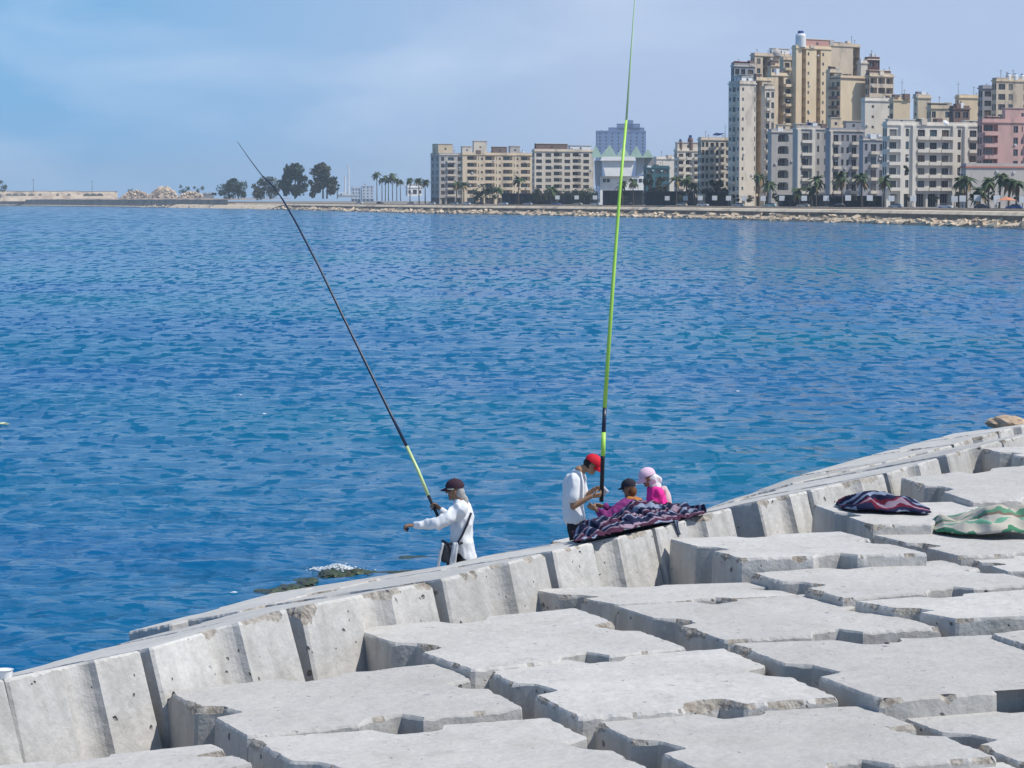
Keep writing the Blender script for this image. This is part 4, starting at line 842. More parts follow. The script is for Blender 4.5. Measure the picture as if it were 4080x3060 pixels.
SANDM = mat('sand_and_rubble', (.54,.43,.31), .95, .3, .12, .1, 1.5, dirt=(.2,.16,.12), dscale=.09, damt=.8)
BROWN = mat('brown_quay_stone', (.27,.20,.15), .95, .35, .3, .05, 3, dirt=(.33,.27,.2), dscale=.2, damt=.7)
COPE = mat('pale_quay_coping', (.78,.63,.45), .9, .2, .2, dirt=(.3,.22,.17), dscale=.08, damt=.8)
PARA = mat('grey_brown_parapet', (.50,.38,.28), .95, .25, .25)
ASPH = mat('asphalt', (.055,.055,.06), .9, .2, .5); LAND = mat('dry_ground', (.22,.19,.15), .95, .3, .05)
tag(ribbon('wet_shore', mat('wet_dark_rock', (.06,.055,.04), .5, .4, .4), [(-5, -2), (-.8, -.1), (1.6, .62), (3, .5)], jit=.5), kind='structure')
tag(ribbon('shore_slope', SANDM, [(-6, -2.5), (0, -.1), (3, .8), (8, 1.7)], jit=.8), kind='structure')
q = ribbon('quay_wall', BROWN, [(8, 1.2), (8, 3.0), (14, 3.0)]); tag(q, 'long low brown stone quay wall with pale coping along the far shore', 'quay wall')
child(ribbon('coping', COPE, [(7.6, 2.9), (7.6, 3.02), (8.7, 3.85), (14.0, 3.95)]), q); child(ribbon('parapet', PARA, [(14.0, 3.5), (14.3, 4.6), (14.8, 4.6), (14.8, 4.0)]), q)
tag(ribbon('road', ASPH, [(14.4, 4.3), (34, 4.35)]), kind='structure'); tag(ribbon('pavement', mat('pavement', (.3,.28,.26), .9, .2, .5), [(34, 4.35), (34, 4.5), (60, 4.5)]), kind='structure')
tag(ribbon('land', LAND, [(58, 4.47), (400, 4.4), (7000, 4.0)]), kind='structure')
def riprap():
    rnd = random.Random(3); mb = MB()
    lo_i, hi_i = idx(560), idx(4500)
    for i in range(lo_i, hi_i):
        p, n_, px = SHD[i]; p2 = SHD[min(i+1, len(SHD)-1)][0]
        for k in range(20 if px > 1600 else 9):
            a = rnd.uniform(-.5, 8); t = rnd.random(); c = p.lerp(p2, t)+n_*a; s = (.3+1.15*rnd.random()**3)*(1.25 if px < 1600 else 1)
            z = max(.0, a*.2)+rnd.uniform(-.3, .3)
            Mx = Matrix.Translation((c.x, c.y, z)) @ Matrix.Rotation(rnd.uniform(0, 3.1), 4, 'Z') @ Matrix.Rotation(rnd.uniform(-.5, .5), 4, 'X') @ Matrix.Rotation(rnd.uniform(-.4, .4), 4, 'Y')
            vs = [Mx @ Vector((sx*s*rnd.uniform(.7, 1.2), sy*s*rnd.uniform(.6, 1.1), sz*s*.5*rnd.uniform(.7, 1.1))) for sx in (-1, 1) for sy in (-1, 1) for sz in (-1, 1)]
            mb.add(vs, [(0,1,3,2),(4,6,7,5),(0,4,5,1),(2,3,7,6),(0,2,6,4),(1,5,7,3)])
    tag(mb.build('riprap_rocks', ROCKM), kind='stuff')
riprap()
# ------------------------------------------------ buildings
def glass_mat():
    m = mat('window_glass', (.05,.065,.085), .25, .2, .3, spec=.6); t = m.node_tree; n = t.nodes; l = t.links; b = n['Principled BSDF']
    oi = n.new('ShaderNodeObjectInfo'); cr = n.new('ShaderNodeValToRGB'); cr.color_ramp.interpolation = 'CONSTANT'; e = cr.color_ramp.elements
    e[0].position = 0; e[0].color = (.014,.02,.032,1); e[1].position = .45; e[1].color = (.03,.038,.05,1)
    for p, c in ((.62, (.09,.06,.045,1)), (.72, (.03,.07,.10,1)), (.82, (.16,.15,.14,1)), (.92, (.02,.022,.03,1))): x = e.new(p); x.color = c
    l.new(oi.outputs['Random'], cr.inputs[0]); l.new(cr.outputs[0], b.inputs['Base Color']); return m
GLASS = glass_mat(); FRAME = mat('window_frame', (.45,.43,.40), .7, .1, 1)
_pane = {}
def pane_mesh(w, h):
    key = (round(w, 1), round(h, 1))
    if key not in _pane:
        mb = MB(); w, h = key; mb.box((-w/2, -.03, -h/2), (w/2, .03, h/2), 0)
        if w < 2.2: mb.box((-.03, -.06, -h/2), (.03, -.031, h/2), 1)
        else:
            for k in (-w/4, 0, w/4): mb.box((k-.03, -.06, -h/2), (k+.03, -.031, h/2), 1)
        _pane[key] = mb.mesh('window', [GLASS, FRAME])
    return _pane[key]
_cols = {}
def wallmat(name, c, dirt=(.22,.19,.17), amt=.75):
    if name not in _cols: _cols[name] = mat(name, c, .93, .14, .12, .02, 2, stretch=(1, 1, .45), dirt=dirt, dscale=.16, damt=amt, spec=.1)
    return _cols[name]
ALLB = []
def building(label, x0, x1, yt, D, wm, pat='wlw', fh=3.2, gh=4.2, side=None, yaw=R(27), z0=4.4, spat='ww', roof=(), seed=0, trim=None, band=True, name='apartment_building', depth=13.0, group=None, win=(1.7, 2.05), ground='g', balc=None, cat='building'):
    rnd = random.Random(seed+7); trim = trim or wm
    ff = interp([(1700, 1.07), (2129, 1.0), (2800, 1.0), (2905, 1.15), (3067, 1.165), (3524, 1.125), (3838, 1.10), (4200, 1.10)], x0) if x0 > 1700 else 1.0; D *= ff; fh *= ff; gh *= ff; win = (win[0]*ff, win[1]*ff)
    ca, sa = math.cos(yaw), math.sin(yaw); k0 = (x0-CX)/F_PX/CT; k1 = (x1-CX)/F_PX/CT
    A = Vector((k0*D, D, z0)); W = (k1*A.y-A.x)/(ca-k1*sa); e = Vector((ca, sa, 0)); bk = Vector((-sa, ca, 0)); nf = Vector((sa, -ca, 0))
    if side:
        ks = (x0-side-CX)/F_PX/CT; depth = (A.x-ks*A.y)/(sa+ks*ca); depth = max(2.6, min(40, depth))
    zt = at_d((x0+x1)/2, yt, D+W*sa*.5).z; H = zt-z0
    root = empty(name, A); tag(root, label, cat, group)
    wall = MB(); wins = []; bal = []
    def face(O, e_, n_, Wd, pt, rz):
        bands = []; z = 0
        if ground and gh > 0 and pt != 'P': bands.append((0, gh, 'G')); z = gh
        nfl = max(1, round((H-z-.6)/fh)); f2 = (H-z-.6)/nfl
        for i in range(nfl): bands.append((z+i*f2, z+(i+1)*f2, 'F'))
        bands.append((H-.6, H, 'T'))
        wt = {'p': .55, 'w': 1, 'l': 1.7, 'b': 1.5, 'd': 1.6, 'r': .7, 'a': 1.5, 'P': 1, 'c': .3, 'n': 1.2, 's': 1.0, 'v': .9, 'k': .5}
        tot = sum(wt[c] for c in pt)
        def Q(s, z, d=0): return O+e_*s+Vector((0, 0, z))-n_*d
        for (za, zb, kind) in bands:
            s = 0
            for c in pt:
                bw = Wd*wt[c]/tot; s0, s1 = s, s+bw; s = s1; hh = zb-za
                if kind == 'T' or c in 'pPn' or (c == 'k'):
                    wall.quad(Q(s0, za), Q(s1, za), Q(s1, zb), Q(s0, zb)); continue
                if kind == 'G':
                    if c == 'c': wall.quad(Q(s0, za), Q(s1, za), Q(s1, zb), Q(s0, zb)); continue
                    ow, oz0, oz1, dp = bw*.84, .05, hh*.80, 1.6
                elif c == 'v': ow, oz0, oz1, dp = bw*.999, 0.001, hh-.001, 2.6
                elif c in 'wrs': ow = min(win[0]*(1 if c != 'r' else .7), bw*.7); h_ = win[1]*(1 if c != 'r' else .6); oz0 = (hh-h_)*.55; oz1 = oz0+h_; dp = .3
                elif c == 'c': ow = min(.5, bw*.5); oz0 = hh*.3; oz1 = hh*.8; dp = .3
                elif c == 'l': ow, oz0, oz1, dp = bw*.86, hh*.34, hh*.93, 1.5
                elif c == 'a': ow, oz0, oz1, dp = bw*.8, hh*.28, hh*.93, 1.4
                elif c == 'd': ow = bw*.62; oz0 = hh*.25; oz1 = hh*.82; dp = .35
                else: ow = bw*.6; oz0 = .12; oz1 = hh*.76; dp = .4
                m_ = (s0+s1)/2; a, b_ = m_-ow/2, m_+ow/2; o0, o1 = za+oz0, za+oz1
                wall.quad(Q(s0, za), Q(s1, za), Q(s1, o0), Q(s0, o0)); wall.quad(Q(s0, o1), Q(s1, o1), Q(s1, zb), Q(s0, zb))
                wall.quad(Q(s0, o0), Q(a, o0), Q(a, o1), Q(s0, o1)); wall.quad(Q(b_, o0), Q(s1, o0), Q(s1, o1), Q(b_, o1))
                wall.quad(Q(a, o0), Q(a, o0, dp), Q(a, o1, dp), Q(a, o1)); wall.quad(Q(b_, o0, dp), Q(b_, o0), Q(b_, o1), Q(b_, o1, dp))
                wall.quad(Q(a, o1, 0), Q(a, o1, dp), Q(b_, o1, dp), Q(b_, o1, 0)); wall.quad(Q(a, o0, dp), Q(a, o0), Q(b_, o0), Q(b_, o0, dp))
                wall.quad(Q(a, o0, dp), Q(b_, o0, dp), Q(b_, o1, dp), Q(a, o1, dp))
                if c == 'v' and kind == 'F': pw, pz0, pz1 = ow*.6, za+hh*.2, o1-hh*.2
                elif c in 'la' and kind == 'F': pw, pz0, pz1 = ow*.62, za+hh*.1, o1-hh*.06; pz0 = max(pz0, o0)
                else: pw, pz0, pz1 = ow*.94, o0+.03, o1-.03
                wins.append((Q(m_, (pz0+pz1)/2, dp-.07), pw, pz1-pz0, rz))
                if c == 'a' and kind == 'F':      # arch head: corner fillets
                    for sg, xx in ((1, a), (-1, b_)):
                        r_ = min(ow*.4, hh*.3); pts = [Q(xx, o1, .05)]+[Q(xx+sg*r_*(1-math.cos(t)), o1-r_*(1-math.sin(t)), .05) for t in (0, .4, .8, 1.2, 1.57)]
                        wall.add(pts, [(0, i, i+1) for i in range(1, 5)])
                if c == 'b' and kind == 'F' or (c == 'l' and kind == 'F' and balc): bal.append((O, e_, n_, m_, bw*.9, za, hh, rz))
    face(A, e, nf, W, pat, yaw)
    wts = {'p': .55, 'w': 1, 'l': 1.7, 'b': 1.5, 'd': 1.6, 'r': .7, 'a': 1.5, 'P': 1, 'c': .3, 'n': 1.2, 's': 1.0, 'v': .9, 'k': .5}; tt = sum(wts[c] for c in pat); s_ = 0; piers = []
    for c in pat:
        if c == 'k': piers.append((s_+.1, s_+W*wts[c]/tt-.1))
        s_ += W*wts[c]/tt
    face(A+bk*depth, -bk, Vector((-ca, -sa, 0)), depth, spat, yaw-math.pi/2)
    face(A+e*W, bk, Vector((ca, sa, 0)), depth, 'P', yaw+math.pi/2); face(A+e*W+bk*depth, -e, -nf, W, 'P', yaw+math.pi)
    wall.quad(A+Vector((0, 0, H-.01)), A+e*W+Vector((0, 0, H-.01)), A+e*W+bk*depth+Vector((0, 0, H-.01)), A+bk*depth+Vector((0, 0, H-.01)))
    loc = lambda p: Vector(p)-A
    wo = wall.build('walls', wm); child(wo, root)
    for v in wo.data.vertices: v.co -= A
    wo.matrix_parent_inverse = Matrix.Identity(4)
    wins.sort(key=lambda w: -w[0].z)
    for w in wins[:100]:
        link('window', pane_mesh(w[1], w[2]), root, loc(w[0]), w[3])
    if len(wins) > 100:
        mb = MB()
        for (p, w_, h_, rz) in wins[100:]:
            mb.box((-w_/2, -.03, -h_/2), (w_/2, .03, h_/2), 0, Matrix.Translation(loc(p)) @ Matrix.Rotation(rz, 4, 'Z'))
        tag(mb.build('lower_windows', GLASS, root), kind='stuff')
    def obox(name, s0, s1, t0, t1, z_0, z_1, m, par=root):
        """box in building axes: s along the front, t outwards from it"""
        mb = MB(); M_ = Matrix(((e.x, nf.x, 0, 0), (e.y, nf.y, 0, 0), (0, 0, 1, 0), (0, 0, 0, 1)))
        mb.box((s0, t0, z_0), (s1, t1, z_1), 0, M_); o = mb.build(name, m); o.parent = par; return o
    for (q0, q1) in piers: obox('column', q0, q1, .003, .75, .2, H-.36, trim)
    for k in range(rnd.randint(2, 5) if W > 5 else 1):     # tanks, boxes and aerials on the roof
        s_ = rnd.uniform(.08, .92)*W; w_ = rnd.uniform(.5, 1.3); hh_ = rnd.uniform(.8, 2.4); t_ = -depth*rnd.uniform(.15, .6)
        if rnd.random() < .55: obox('roof_tank', s_-w_, s_+w_, t_-w_, t_+w_, H+.02, H+hh_, rnd.choice((BRN, PALE, GREYB, WHT)))
        else:
            mb = MB(); c_ = e*s_+nf*t_; mb.tube([c_+Vector((0, 0, H)), c_+Vector((0, 0, H+hh_*1.8))], .09, 5); mb.tube([c_+e*-.6+Vector((0, 0, H+hh_*1.6)), c_+e*.6+Vector((0, 0, H+hh_*1.6))], .06, 4); mb.build('antenna', BRN, root)
    nb = 0
    for (O, e_, n_, m_, bw, za, hh, rz) in bal:
        if nb > 60: break
        nb += 1; dpt = 1.25
        mb = MB(); Mx = Matrix.Translation(loc(O+e_*m_)+Vector((0, 0, za))) @ Matrix.Rotation(rz, 4, 'Z')
        mb.box((-bw/2, -dpt, -.12), (bw/2, -.003, .06), 0, Mx); mb.box((-bw/2, -dpt, .061), (bw/2, -dpt+.12, 1.0), 0, Mx)
        mb.box((-bw/2, -dpt+.121, .061), (-bw/2+.12, -.003, 1.0), 0, Mx); mb.box((bw/2-.12, -dpt+.121, .061), (bw/2, -.003, 1.0), 0, Mx)
        mb.build('balcony', trim, root)
    if band: obox('cornice', -.35, W+.35, -depth-.3, .35, H-.35, H+.1, trim)
    obox('parapet', .05, W-.05, -.3, -.05, H+.1, H+1.0, wm); obox('parapet', .05, .3, -depth, -.31, H+.1, H+.95, wm)
    for k, (kind, a0, a1, hgt, m) in enumerate(roof):
        s0, s1 = W*a0, W*a1
        if kind == 'hut':
            h0 = obox('roof_room', s0, s1, -depth*.8, -depth*.12, H+.0, H+hgt, m); obox('roof_slab', s0-.25, s1+.25, -depth*.8-.25, -depth*.12+.25, H+hgt+.01, H+hgt+.22, trim, root)
            if s1-s0 > 3: pm = link('window', pane_mesh(1.0, 1.1), root, e*((s0+s1)/2)+nf*(-depth*.12+.02)+Vector((0, 0, H+hgt*.55)), yaw)
        elif kind == 'tank':
            mb = MB(); r_ = (s1-s0)/2; c = e*((s0+s1)/2)-nf*depth*.3; n_ = 20; z_ = H+.2
            mb.tube([c+Vector((0, 0, z_)), c+Vector((0, 0, z_+hgt*.85)), c+Vector((0, 0, z_+hgt))], [r_, r_, r_*.75], 20); t_ = mb.build('water_tank', m, root)
            mb = MB(); mb.tube([c+Vector((0, 0, z_+hgt)), c+Vector((0, 0, z_+hgt*1.2))], [r_*.6, r_*.55], 16); mb.build('tank_lid', mat('blue_lid', (.03,.08,.28), .5), t_)
        elif kind == 'dome':
            mb = MB(); c = e*((s0+s1)/2)-nf*depth*.4; r_ = (s1-s0)/2; mb.tube([c+Vector((0, 0, H)), c+Vector((0, 0, H+hgt*.35)), c+Vector((0, 0, H+hgt*.6)), c+Vector((0, 0, H+hgt*.85)), c+Vector((0, 0, H+hgt))], [r_, r_, r_*.82, r_*.42, r_*.04], 20); mb.build('dome', m, root, smooth=False)
        elif kind == 'tarp':
            mb = MB(); z_ = H+hgt; n_ = 6
            vs = [e*(s0+(s1-s0)*i/n_)-nf*(.5+3*j)+Vector((0, 0, z_-.25*math.sin(math.pi*i/n_)-.9*j)) for j in (0, 1) for i in range(n_+1)]
            mb.add(vs, [(i, i+1, n_+2+i, n_+1+i) for i in range(n_)]); o = mb.build('roof_awning', m, root); o.modifiers.new('t', 'SOLIDIFY').thickness = .06
            for q_ in (s0, s1):
                mb = MB(); mb.tube([e*q_-nf*.5+Vector((0, 0, H)), e*q_-nf*.5+Vector((0, 0, z_))], .08, 6); mb.build('awning_post', FRAME, root)
        elif kind == 'mast':
            mb = MB(); c = e*s0-nf*depth*.4; mb.tube([c+Vector((0, 0, H)), c+Vector((0, 0, H+hgt))], [.12, .05], 6); mb.tube([c+e*-.8+Vector((0, 0, H+hgt*.8)), c+e*.8+Vector((0, 0, H+hgt*.8))], .05, 5); mb.build('antenna', m, root)
        elif kind == 'dish':
            mb = MB(); c = e*s0-nf*1.2+Vector((0, 0, H+hgt)); mb.ball(c, (.7, .25, .7), 12, 8); mb.tube([c, c-Vector((0, 0, hgt))], .06, 5); mb.build('satellite_dish', m, root)
    # air conditioners here and there on the front
    for k in range(int(W/4)):
        s_ = rnd.uniform(.5, W-1.2); z_ = rnd.uniform(gh, H-1.5)
        obox('air_conditioner', s_, s_+.9, .002, .42, z_, z_+.6, ACM)
    ALLB.append((x0, x1, label)); return root, A, e, nf, W, H
ACM = mat('air_conditioner_white', (.6,.6,.6), .6, .1, 3)
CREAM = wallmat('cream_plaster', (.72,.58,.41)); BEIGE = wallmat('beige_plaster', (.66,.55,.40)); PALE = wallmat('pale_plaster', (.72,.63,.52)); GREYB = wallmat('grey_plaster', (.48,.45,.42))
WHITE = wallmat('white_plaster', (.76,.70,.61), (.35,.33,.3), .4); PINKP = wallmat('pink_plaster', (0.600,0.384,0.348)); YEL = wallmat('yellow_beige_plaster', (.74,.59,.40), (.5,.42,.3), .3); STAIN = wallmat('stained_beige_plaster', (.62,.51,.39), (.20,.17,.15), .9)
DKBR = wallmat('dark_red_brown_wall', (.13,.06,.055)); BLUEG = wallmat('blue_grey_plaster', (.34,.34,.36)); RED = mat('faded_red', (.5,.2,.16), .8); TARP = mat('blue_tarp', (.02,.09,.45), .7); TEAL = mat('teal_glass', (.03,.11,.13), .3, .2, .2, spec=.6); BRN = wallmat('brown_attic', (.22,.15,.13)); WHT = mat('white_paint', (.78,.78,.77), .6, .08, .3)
LBLUE = mat('pale_blue_paint', (.45,.6,.72), .6)
# left cluster
building('pale grey corner apartment block with a big beige roof room, leftmost of the shore buildings', 1752, 1844, 616, 1345, GREYB, 'wbw', 3.4, side=34, spat='ww', roof=(('hut', .0, .62, 5.8, CREAM), ('mast', .75, .8, 5, BRN)), seed=1, trim=PALE)
building('long cream apartment block with wide balcony bays and narrow pilasters of round windows', 1844, 2129, 616, 1340, CREAM, 'plcrlcrlcrlp', 3.55, side=2, roof=(('hut', .0, .13, 4.2, PALE), ('hut', .16, .34, 7.2, PALE), ('hut', .42, .62, 4.2, BRN), ('hut', .66, .8, 4.6, GREYB), ('tank', .83, .86, 2, WHT)), seed=2)
building('grey beige seven storey block with a brown attic and white roof box', 2129, 2364, 602, 1320, PALE, 'ddldldp', 3.5, side=2, roof=(('hut', .03, .56, 3.6, BRN), ('hut', .6, .96, 2.8, WHT), ('mast', .05, .06, 4, BRN)), seed=3, trim=CREAM)
# modern hall with pleated green canopy roof
def hall():
    D = 1290; A = at_d(2360, 810, D); A.z = 4.4; root = empty('modern_hall', A)
    tag(root, 'modern white hall with funnel shaped front and pleated pale green roof behind the rod', 'building')
    def P(px, py, d=0): return at_d(px, py, D+d+(px-2360)*.075)-A
    def prism(name, poly, d0, d1, m, par=root):
        mb = MB(); k = len(poly); vs = [P(x, y, d0) for x, y in poly]+[P(x, y, d1) for x, y in poly]
        mb.add(vs, [tuple(range(k)), tuple(range(k, 2*k))[::-1]]+[(i, k+i, k+(i+1) % k, (i+1) % k) for i in range(k)]); o = mb.build(name, m, par); return o
    prism('base', [(2391, 815), (2580, 815), (2580, 702), (2391, 702)], 0, 22, WHT)
    prism('funnel_front', [(2412, 702), (2515, 702), (2528, 640), (2398, 640)], -4, 16, WHT)
    prism('roof_slab', [(2392, 640), (2534, 640), (2530, 624), (2398, 624)], -6, 18, WHT)
    prism('grey_wing', [(2532, 695), (2562, 695), (2570, 622), (2534, 622)], 2, 20, mat('pale_grey_panel', (.42,.47,.52), .6, .1, .2)); prism('grey_funnel', [(2560, 672), (2602, 672), (2614, 624), (2566, 624)], 4, 20, mat('grey_panel', (.24,.25,.27), .7, .1, .2))
    prism('left_wing', [(2372, 740), (2398, 740), (2398, 640), (2368, 640)], 2, 20, mat('cool_panel', (.50,.55,.60), .6, .1, .2))
    for px in (2402, 2418, 2528, 2546, 2562):
        w = prism('window', [(px, 726), (px+12, 726), (px+12, 712), (px, 712)], -.25, -.05, GLASS)
    GRN = mat('pleated_green_canopy', (.36,.50,.42), .7, .15, .2)
    pk = [(2358, 616), (2372, 578), (2396, 618), (2430, 576), (2456, 620), (2484, 582), (2510, 622), (2536, 580), (2560, 624), (2582, 592), (2604, 626)]
    mb = MB()
    for i in range(len(pk)-1):
        (xa, ya), (xb, yb) = pk[i], pk[i+1]
        mb.add([P(xa, ya, -6), P(xb, yb, -6), P(xb, yb, 20), P(xa, ya, 20), P(xa, 628, -6), P(xb, 628, -6)], [(0, 1, 2, 3), (0, 4, 5, 1)])
    mb.build('pleated_roof', GRN, root)
    ALLB.append((2360, 2600, 'modern white hall'))
hall()
building('dark teal glass block half hidden by bushes beside the white hall', 2572, 2664, 668, 1250, TEAL, 'ddd', 3.4, side=2, seed=5, depth=9, name='office_building')
building('low white and pale grey slab building right of the teal glass block', 2612, 2692, 632, 1270, WHITE, 'pnp', 4, side=2, seed=6, depth=12, name='low_building', spat='P')
building('narrow white block with arched roof terrace left of the blue rooftop tank', 2694, 2786, 600, 1130, WHITE, 'bab', 3.3, side=4, roof=(('hut', .02, .95, 3.4, PALE), ('tank', .1, .25, 4, BRN), ('tank', .5, .7, 5.5, BRN)), seed=7, trim=PALE)
building('beige four storey block with a bright blue tank on its roof', 2788, 2900, 556, 1100, PALE, 'wwbwbw', 3.6, side=4, roof=(('tank', .55, .66, 0.1, TARP), ('tarp', .55, .85, 3.0, TARP), ('mast', .2, .2, 4, BRN), ('mast', .9, .9, 7, BRN)), seed=8)
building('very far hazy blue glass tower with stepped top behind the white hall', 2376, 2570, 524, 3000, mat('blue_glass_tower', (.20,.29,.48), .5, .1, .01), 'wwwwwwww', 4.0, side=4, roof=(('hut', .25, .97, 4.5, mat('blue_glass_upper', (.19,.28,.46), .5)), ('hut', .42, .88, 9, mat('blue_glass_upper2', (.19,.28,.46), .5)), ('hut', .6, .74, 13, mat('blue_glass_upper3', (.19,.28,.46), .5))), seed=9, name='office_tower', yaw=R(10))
# tower cluster
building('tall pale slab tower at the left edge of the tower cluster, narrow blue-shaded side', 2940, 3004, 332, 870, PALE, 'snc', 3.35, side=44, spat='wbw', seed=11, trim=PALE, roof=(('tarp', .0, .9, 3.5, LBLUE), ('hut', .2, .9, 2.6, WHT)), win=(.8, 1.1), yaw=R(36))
building('tower wing with stacked corner balconies right of the pale slab tower', 3006, 3064, 318, 880, CREAM, 'vb', 3.35, side=2, spat='P', seed=12, roof=(('hut', 0, .4, 2.2, BRN),), yaw=R(36))
building('beige tower with blank upper wall between the balcony wing and the tallest yellow tower', 3064, 3172, 300, 895, CREAM, 'nvbs', 3.35, side=2, spat='P', seed=13, win=(.9, 1.2), yaw=R(36))
building('shabby upper block with grey roof edge rising behind the pale slab tower', 2998, 3140, 222, 935, STAIN, 'wvwb', 3.5, side=14, seed=14, roof=(('hut', .5, .98, 3, WHT), ('dome', .50, .74, 3.6, GREYB)), yaw=R(36))
building('grey left shoulder block behind the pale slab tower', 2918, 3000, 262, 930, BLUEG, 'wwb', 3.4, side=10, seed=15, trim=PALE, roof=(('tarp', .05, .95, 2.0, RED),))
building('tallest yellow beige tower with long vertical recesses and a white roof tank', 3162, 3300, 192, 905, YEL, 'nvsnvsn', 3.35, side=6, spat='P', seed=16, roof=(('tank', .05, .27, 5.5, WHT), ('hut', .28, .95, 3.5, mat('salmon_roof_panel', (.55,.3,.26), .8))), win=(.8, 1.1), yaw=R(36))
building('broad tower with blotchy stained blank upper wall, right of the tallest yellow tower', 3280, 3413, 182, 940, STAIN, 'nnnv', 3.5, side=20, spat='c', seed=17, roof=(('tank', .05, .12, 1.5, BLUEG), ('hut', .3, .5, 1.2, GREYB), ('hut', .7, .78, 1, BLUEG)), yaw=R(36))
building('yellow beige blank walled block with one dark vertical gap on its left', 3338, 3453, 312, 890, YEL, 'nnn', 3.35, side=40, spat='bb', seed=18, trim=BRN, win=(.8, 1.0), yaw=R(36))
building('upper block with lattice balconies at the right end of the tower cluster', 3453, 3548, 302, 900, STAIN, 'lll', 3.3, side=2, seed=19, trim=CREAM, roof=(('hut', .0, .9, 2.0, BRN),), yaw=R(36))
building('dark red brown stair tower on top of the cluster at right', 3446, 3492, 236, 945, DKBR, 'dw', 3.0, side=10, seed=20, trim=PALE)
building('small pale rooftop tower beside the dark red stair tower', 3418, 3444, 250, 940, PALE, 'n', 3.0, side=6, seed=21, spat='P')
building('narrow cream terrace block stepping up left of the tallest tower', 3064, 3116, 262, 925, CREAM, 'wb', 3.35, side=1, spat='P', seed=61, yaw=R(30), roof=(('hut', .1, .6, 2.2, BRN),))
building('stained terrace block directly left of the tallest yellow tower', 3112, 3160, 236, 915, STAIN, 'bv', 3.35, side=1, spat='P', seed=62, yaw=R(30), trim=CREAM)
building('beige infill block with balconies between the tallest tower and the blank yellow block', 3296, 3342, 286, 900, BEIGE, 'vb', 3.35, side=1, spat='P', seed=63, yaw=R(30), trim=CREAM, roof=(('hut', .1, .5, 2.0, BRN),))
building('pale infill block with balconies below the shabby upper block', 3040, 3078, 352, 872, PALE, 'bw', 3.35, side=1, spat='P', seed=64, yaw=R(30), roof=(('hut', .2, .8, 1.6, CREAM),))
# lower fronts
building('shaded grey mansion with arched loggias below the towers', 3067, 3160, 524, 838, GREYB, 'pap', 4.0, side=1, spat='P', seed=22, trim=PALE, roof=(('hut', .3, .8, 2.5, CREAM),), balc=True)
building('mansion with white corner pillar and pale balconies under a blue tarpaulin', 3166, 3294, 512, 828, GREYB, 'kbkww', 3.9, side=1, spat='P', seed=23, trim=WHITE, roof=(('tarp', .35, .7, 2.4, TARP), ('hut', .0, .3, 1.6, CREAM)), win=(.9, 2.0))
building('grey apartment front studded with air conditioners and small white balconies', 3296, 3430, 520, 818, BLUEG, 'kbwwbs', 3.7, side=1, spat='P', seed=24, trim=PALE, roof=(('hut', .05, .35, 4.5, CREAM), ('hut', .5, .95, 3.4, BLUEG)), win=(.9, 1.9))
building('white roof tower block with small square windows above the grey fronts', 3436, 3545, 400, 850, WHITE, 'pwnw', 3.4, side=8, seed=25, spat='P', win=(.9, .9))
building('narrow grey blue front with tall windows left of the big white corner building', 3430, 3512, 555, 800, BLUEG, 'wbw', 3.7, side=1, spat='P', seed=26, trim=PALE, win=(1.0, 2.1))
building('big white corner building with long balcony bands and twin columns', 3524, 3888, 498, 762, WHITE, 'bkskbbbkskb', 3.75, gh=5.0, side=16, spat='ww', seed=27, trim=WHITE, roof=(('hut', .02, .3, 1.6, WHITE), ('hut', .35, .4, 2, BRN), ('dome', .6, .68, 1.8, WHT), ('hut', .85, .98, 1.6, PALE)), win=(1.2, 2.3))
building('cream roof block standing behind the left part of the big white corner building', 3548, 3614, 398, 850, YEL, 'nn', 3.5, side=14, seed=28, spat='w', roof=(('mast', .6, .6, 8, BRN),))
building('beige roof tower behind the middle of the big white corner building', 3644, 3696, 388, 835, BEIGE, 'nw', 3.5, side=14, seed=29, spat='w', win=(.8, .9))
building('long beige roof storey with brown top right behind the white corner building', 3697, 3782, 430, 830, BEIGE, 'wnd', 3.5, side=2, seed=30, roof=(('hut', .02, .95, 1.6, BRN),))
building('low dark roof storey with a yellow awning right of the white building roofs', 3786, 3850, 432, 825, BRN, 'dd', 3.5, side=4, seed=31, roof=(('tarp', .1, .9, -1.5, mat('yellow_awning', (.7,.62,.25), .8)),))
building('cream block with one round window high at right behind the pink house', 3808, 3900, 388, 880, YEL, 'cnr', 3.5, side=6, seed=32, spat='c', roof=(('mast', .02, .02, 6, BRN),))
building('slim blue grey glazed rooftop tower left of the upper right blocks', 3900, 3942, 350, 860, BLUEG, 'd', 3.3, side=4, seed=33, trim=BLUEG)
building('stacked grey and cream upper block at the top right edge', 3954, 4150, 322, 850, STAIN, 'dwnwbw', 3.4, side=10, seed=34, roof=(('tank', .22, .3, 2, WHT), ('tank', .34, .44, 2, WHT), ('tank', .5, .57, 2, WHT)), trim=CREAM)
building('pink house with dark deep balconies at the right edge', 3900, 4130, 486, 775, PINKP, 'lnscl', 3.7, side=12, seed=35, trim=PINKP, roof=(('hut', .1, .3, 1.6, BRN), ('hut', .4, 1, 4.5, PINKP)), balc=True)
building('grey garden wall building with a sloping red roof edge behind the palms at right', 3838, 4140, 664, 720, GREYB, 'nnnncn', 4.5, gh=0, side=6, seed=36, ground=None, trim=RED, name='low_building', depth=9)
